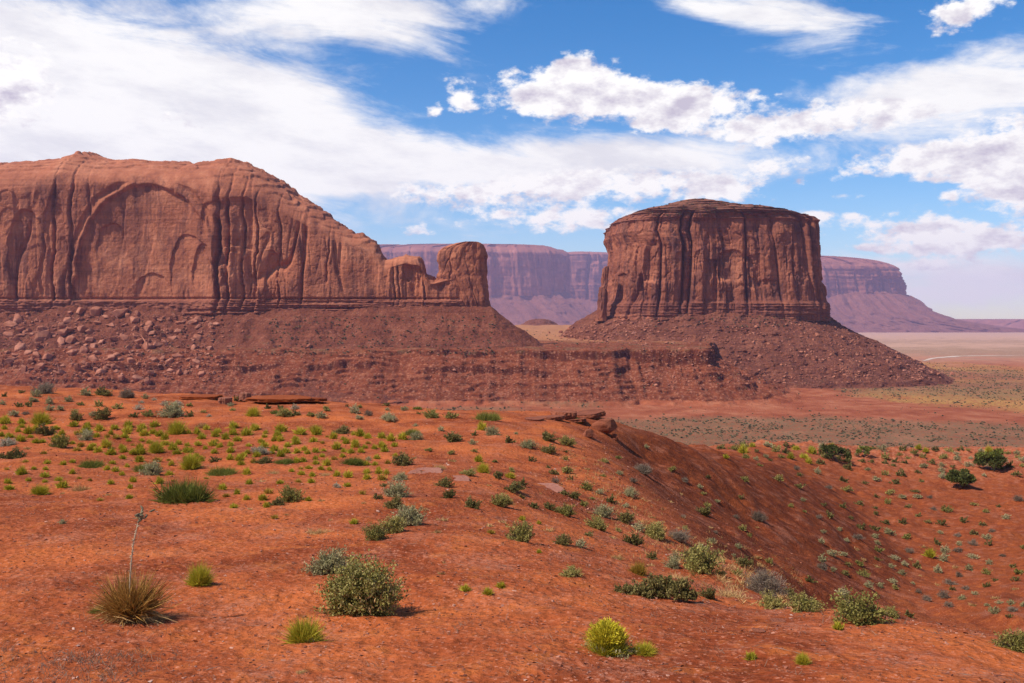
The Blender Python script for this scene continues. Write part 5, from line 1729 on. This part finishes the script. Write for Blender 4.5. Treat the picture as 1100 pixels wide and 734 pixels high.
# the overhanging ledge under the mesa slope
slab(300, 432, 62, 3.4, 2.6, 'long rock ledge overhanging dark hollow at the foot of the mesa slope', 21, m_ledge, lift=3.2, name='rock_ledge', tilt=.8, edge=.2)
slab(337, 432, 24, 3, 1.8, 'short broken end piece of the long rock ledge', 23, m_ledge, lift=2.6, name='rock_ledge', tilt=3, edge=.2)
slab(216, 429, 44, 2.4, 1.8, 'lower broken ledge between the boulders and the long rock ledge', 22, m_ledge, lift=2.2, name='rock_ledge', edge=.2)
slab(263, 431, 11, 7, .8, 'pale boulder on top of the end of the long rock ledge', 23, m_boulder, lift=4, name='boulder', edge=.3)
slab(242, 433, 13, 7, 1.0, 'pale round boulder below the break between the two ledges', 24, m_boulder, lift=1, name='boulder', edge=.3)
# stony litter on the bank beneath the outcrop
n = 420
u = rk.uniform(590, 680, n); v = 470 + rk.uniform(0, 1, n) * 75 + (u - 590) * .15
q = drop(u, v, 150)
q = q[~np.isnan(q).any(1)]
rock_field('stone_litter', q, rk.uniform(.04, .2, len(q)) ** 1.2, m_chip, .02, .7, SR)


# ------------------------------------------------------------------ ground cover
def grass_field(name, q, mat, h, w, per, seed):
    rng = np.random.default_rng(seed)
    B = np.repeat(q, per, 0) + rng.normal(size=(len(q) * per, 3)) * [.05, .05, 0]
    D = hemi(len(B), rng, .4, .2)
    V, f4, f3 = strips(B, D, rng.uniform(.5, 1.1, len(B)) * h, np.full(len(B), w), rng.normal(size=(len(B), 3)) * .12, rng=rng)
    return tag(obj(name, mesh(name, V, [f4, f3], [mat], False)), kind='stuff')


n = 900
u = rk.uniform(600, 860, n); c = np.interp(u, [600, 660, 720, 800, 860], [495, 545, 590, 622, 640]); v = c + rk.normal(size=n) * 14 - 6
q = drop(u, v, 120); q = q[~np.isnan(q).any(1)]
grass_field('dry_grass', q[:520], LM['straw'], .13, .010, 8, 5)
# dry sprigs on the near flat
n = 620
q = np.stack([rk.uniform(-6, 8, n), np.exp(rk.uniform(math.log(6.6), math.log(26), n)), np.zeros(n)], 1)
extra = np.stack([rk.uniform(-4.6, -2.6, 160), rk.uniform(6.8, 8.2, 160), np.zeros(160)], 1)
q = q[fbm(q[:, 0] / 1.5, q[:, 1] / 1.5, o=3, seed=91) > -.05]
q = np.concatenate([q, extra]); q[:, 2] = ground_z(q[:, 0], q[:, 1])
grass_field('dry_sprigs', q, LM['purple'], .075, .0028, 9, 6)
# old straw and twigs lying about
n = 1500
q = np.stack([rk.uniform(-7, 9, n), np.exp(rk.uniform(math.log(6.6), math.log(30), n)), np.zeros(n)], 1); q[:, 2] = ground_z(q[:, 0], q[:, 1]) + .008
D = rk.normal(size=(n, 3)) * [1, 1, .12]
V, f4, f3 = strips(q, D, rk.uniform(.04, .15, n) * (q[:, 1] / 10) ** .5, rk.uniform(.002, .005, n), rk.normal(size=(n, 3)) * [.2, .2, .05], rng=rk)
V[:, 2] = np.maximum(V[:, 2], ground_z(V[:, 0], V[:, 1]) + .002)
tag(obj('twig_litter', mesh('twig_litter', V, [f4, f3], [LM['wood']], False)), kind='stuff')

# scrub on the valley floor and the benches, far too many to count
yv = rk.uniform(430, 1500, NSCRUB) ; uv = rk.uniform(-100, 1250, NSCRUB)
xv = (uv - CU) / F * yv
sa, ya, pa = zones(xv, yv)
gzv = ground_z(xv, yv)
onb = gzv > VAL + 4
cl = ss(-.35, .45, fbm(xv / 24, yv / 40, o=4, seed=63, gain=.6)) * 1.5
keep = (rk.uniform(size=NSCRUB) < cl * np.where(onb, .05, np.maximum(sa * .95, ya * .55)) * .8 + .015)
xv, yv, gzv = xv[keep], yv[keep], gzv[keep]
m_scrub = LM['dark']
B = np.stack([xv, yv, gzv], 1)
per = 16
Bq = np.repeat(B, per, 0)
wz = np.repeat((.3 + .9 * rk.uniform(size=len(B)) ** 2.5) * (yv / 700) ** .3, per)
D = hemi(len(Bq), rk, 0, .05)
V, f4, f3 = strips(Bq + D * wz[:, None] * .25 * [1, 1, .5], D, wz * .75, wz * .5, taper=.9, rng=rk)
m_sc = leaf_material('valley_scrub', [(.1, (.085, .075, .036)), (.5, (.15, .13, .066)), (.9, (.27, .23, .13))], 0)
tag(obj('valley_scrub', mesh('valley_scrub', V, [f4, f3], [m_sc], False)), kind='stuff')
# scrub on the slopes under the mesa wall and on the butte's cap
u = np.concatenate([rk.uniform(290, 540, 420), rk.uniform(0, 300, 80), rk.uniform(690, 900, 120), rk.uniform(690, 840, 260)]); v = np.concatenate([rk.uniform(340, 382, 420), rk.uniform(336, 400, 80), rk.uniform(340, 352, 120), rk.uniform(214, 232, 260)])
hp = [h for h in hit(u, v) if h is not None]
B = np.array([tuple(h) for h in hp])
Bq = np.repeat(B, 14, 0); wz = np.repeat(rk.uniform(.5, 1.5, len(B)), 14); D = hemi(len(Bq), rk, 0, .05)
V, f4, f3 = strips(Bq + D * wz[:, None] * .25 * [1, 1, .5], D, wz * .7, wz * .5, taper=.9, rng=rk)
tag(obj('slope_scrub', mesh('slope_scrub', V, [f4, f3], [m_sc], False)), kind='stuff')

# the pale track crossing the plain
tr = np.array([(1118, 381.5), (1085, 382), (1050, 382.3), (1030, 382.8), (1015, 384), (1003, 385.2), (992, 387.6)])
yt = 1e9
cen = []
for u, v in tr:
    Y = -VAL * F / (v - 342.0)
    x = (u - CU) / F * Y
    cen.append((x, Y))
cen = np.array(cen); kk = np.linspace(0, len(cen) - 1, 60)
cx = np.interp(kk, range(len(cen)), cen[:, 0]); cy = np.interp(kk, range(len(cen)), cen[:, 1])
hw = np.interp(kk, [0, 2, 4, 6], [3, 8, 13, 5])
V = []
for s_ in (-1, -.33, .33, 1):
    V.append(np.stack([cx, cy + s_ * hw, ground_z(cx, cy + s_ * hw) + .35], 1))
m_road, t, b = material('pale_track')
geo = t.new('ShaderNodeNewGeometry')
t.put(b.inputs['Base Color'], t.ramp(t.noise(t.scale(geo.outputs['Position'], (.05,) * 3), 1, 4), [(.3, (.44, .32, .24)), (.7, (.60, .47, .38))]))
tag(obj('dirt_track', mesh('dirt_track', np.concatenate(V), [gridfaces(4, 60)], [m_road], True)), kind='structure')
# ------------------------------------------------------------------ air
bm = bmesh.new()
bmesh.ops.create_cube(bm, size=1.0)
me = bpy.data.meshes.new('haze')
bm.to_mesh(me); bm.free()
hz = obj('haze', me)
hz.dimensions = (1, 1, 1)
zlo, zhi = -135.0, 640.0
hz.scale = (46000, 16400, zhi - zlo)
hz.location = (0, 7600, (zlo + zhi) / 2)
tag(hz, kind='stuff')
m, t, b = material('haze_air')
t.n.remove(b)
pv = t.new('ShaderNodeVolumePrincipled')
pv.inputs['Color'].default_value = HAZE_COL
pv.inputs['Density'].default_value = HAZE_D
pv.inputs['Anisotropy'].default_value = .3
t.l.new(pv.outputs[0], t.n['Material Output'].inputs['Volume'])
me.materials.append(m)
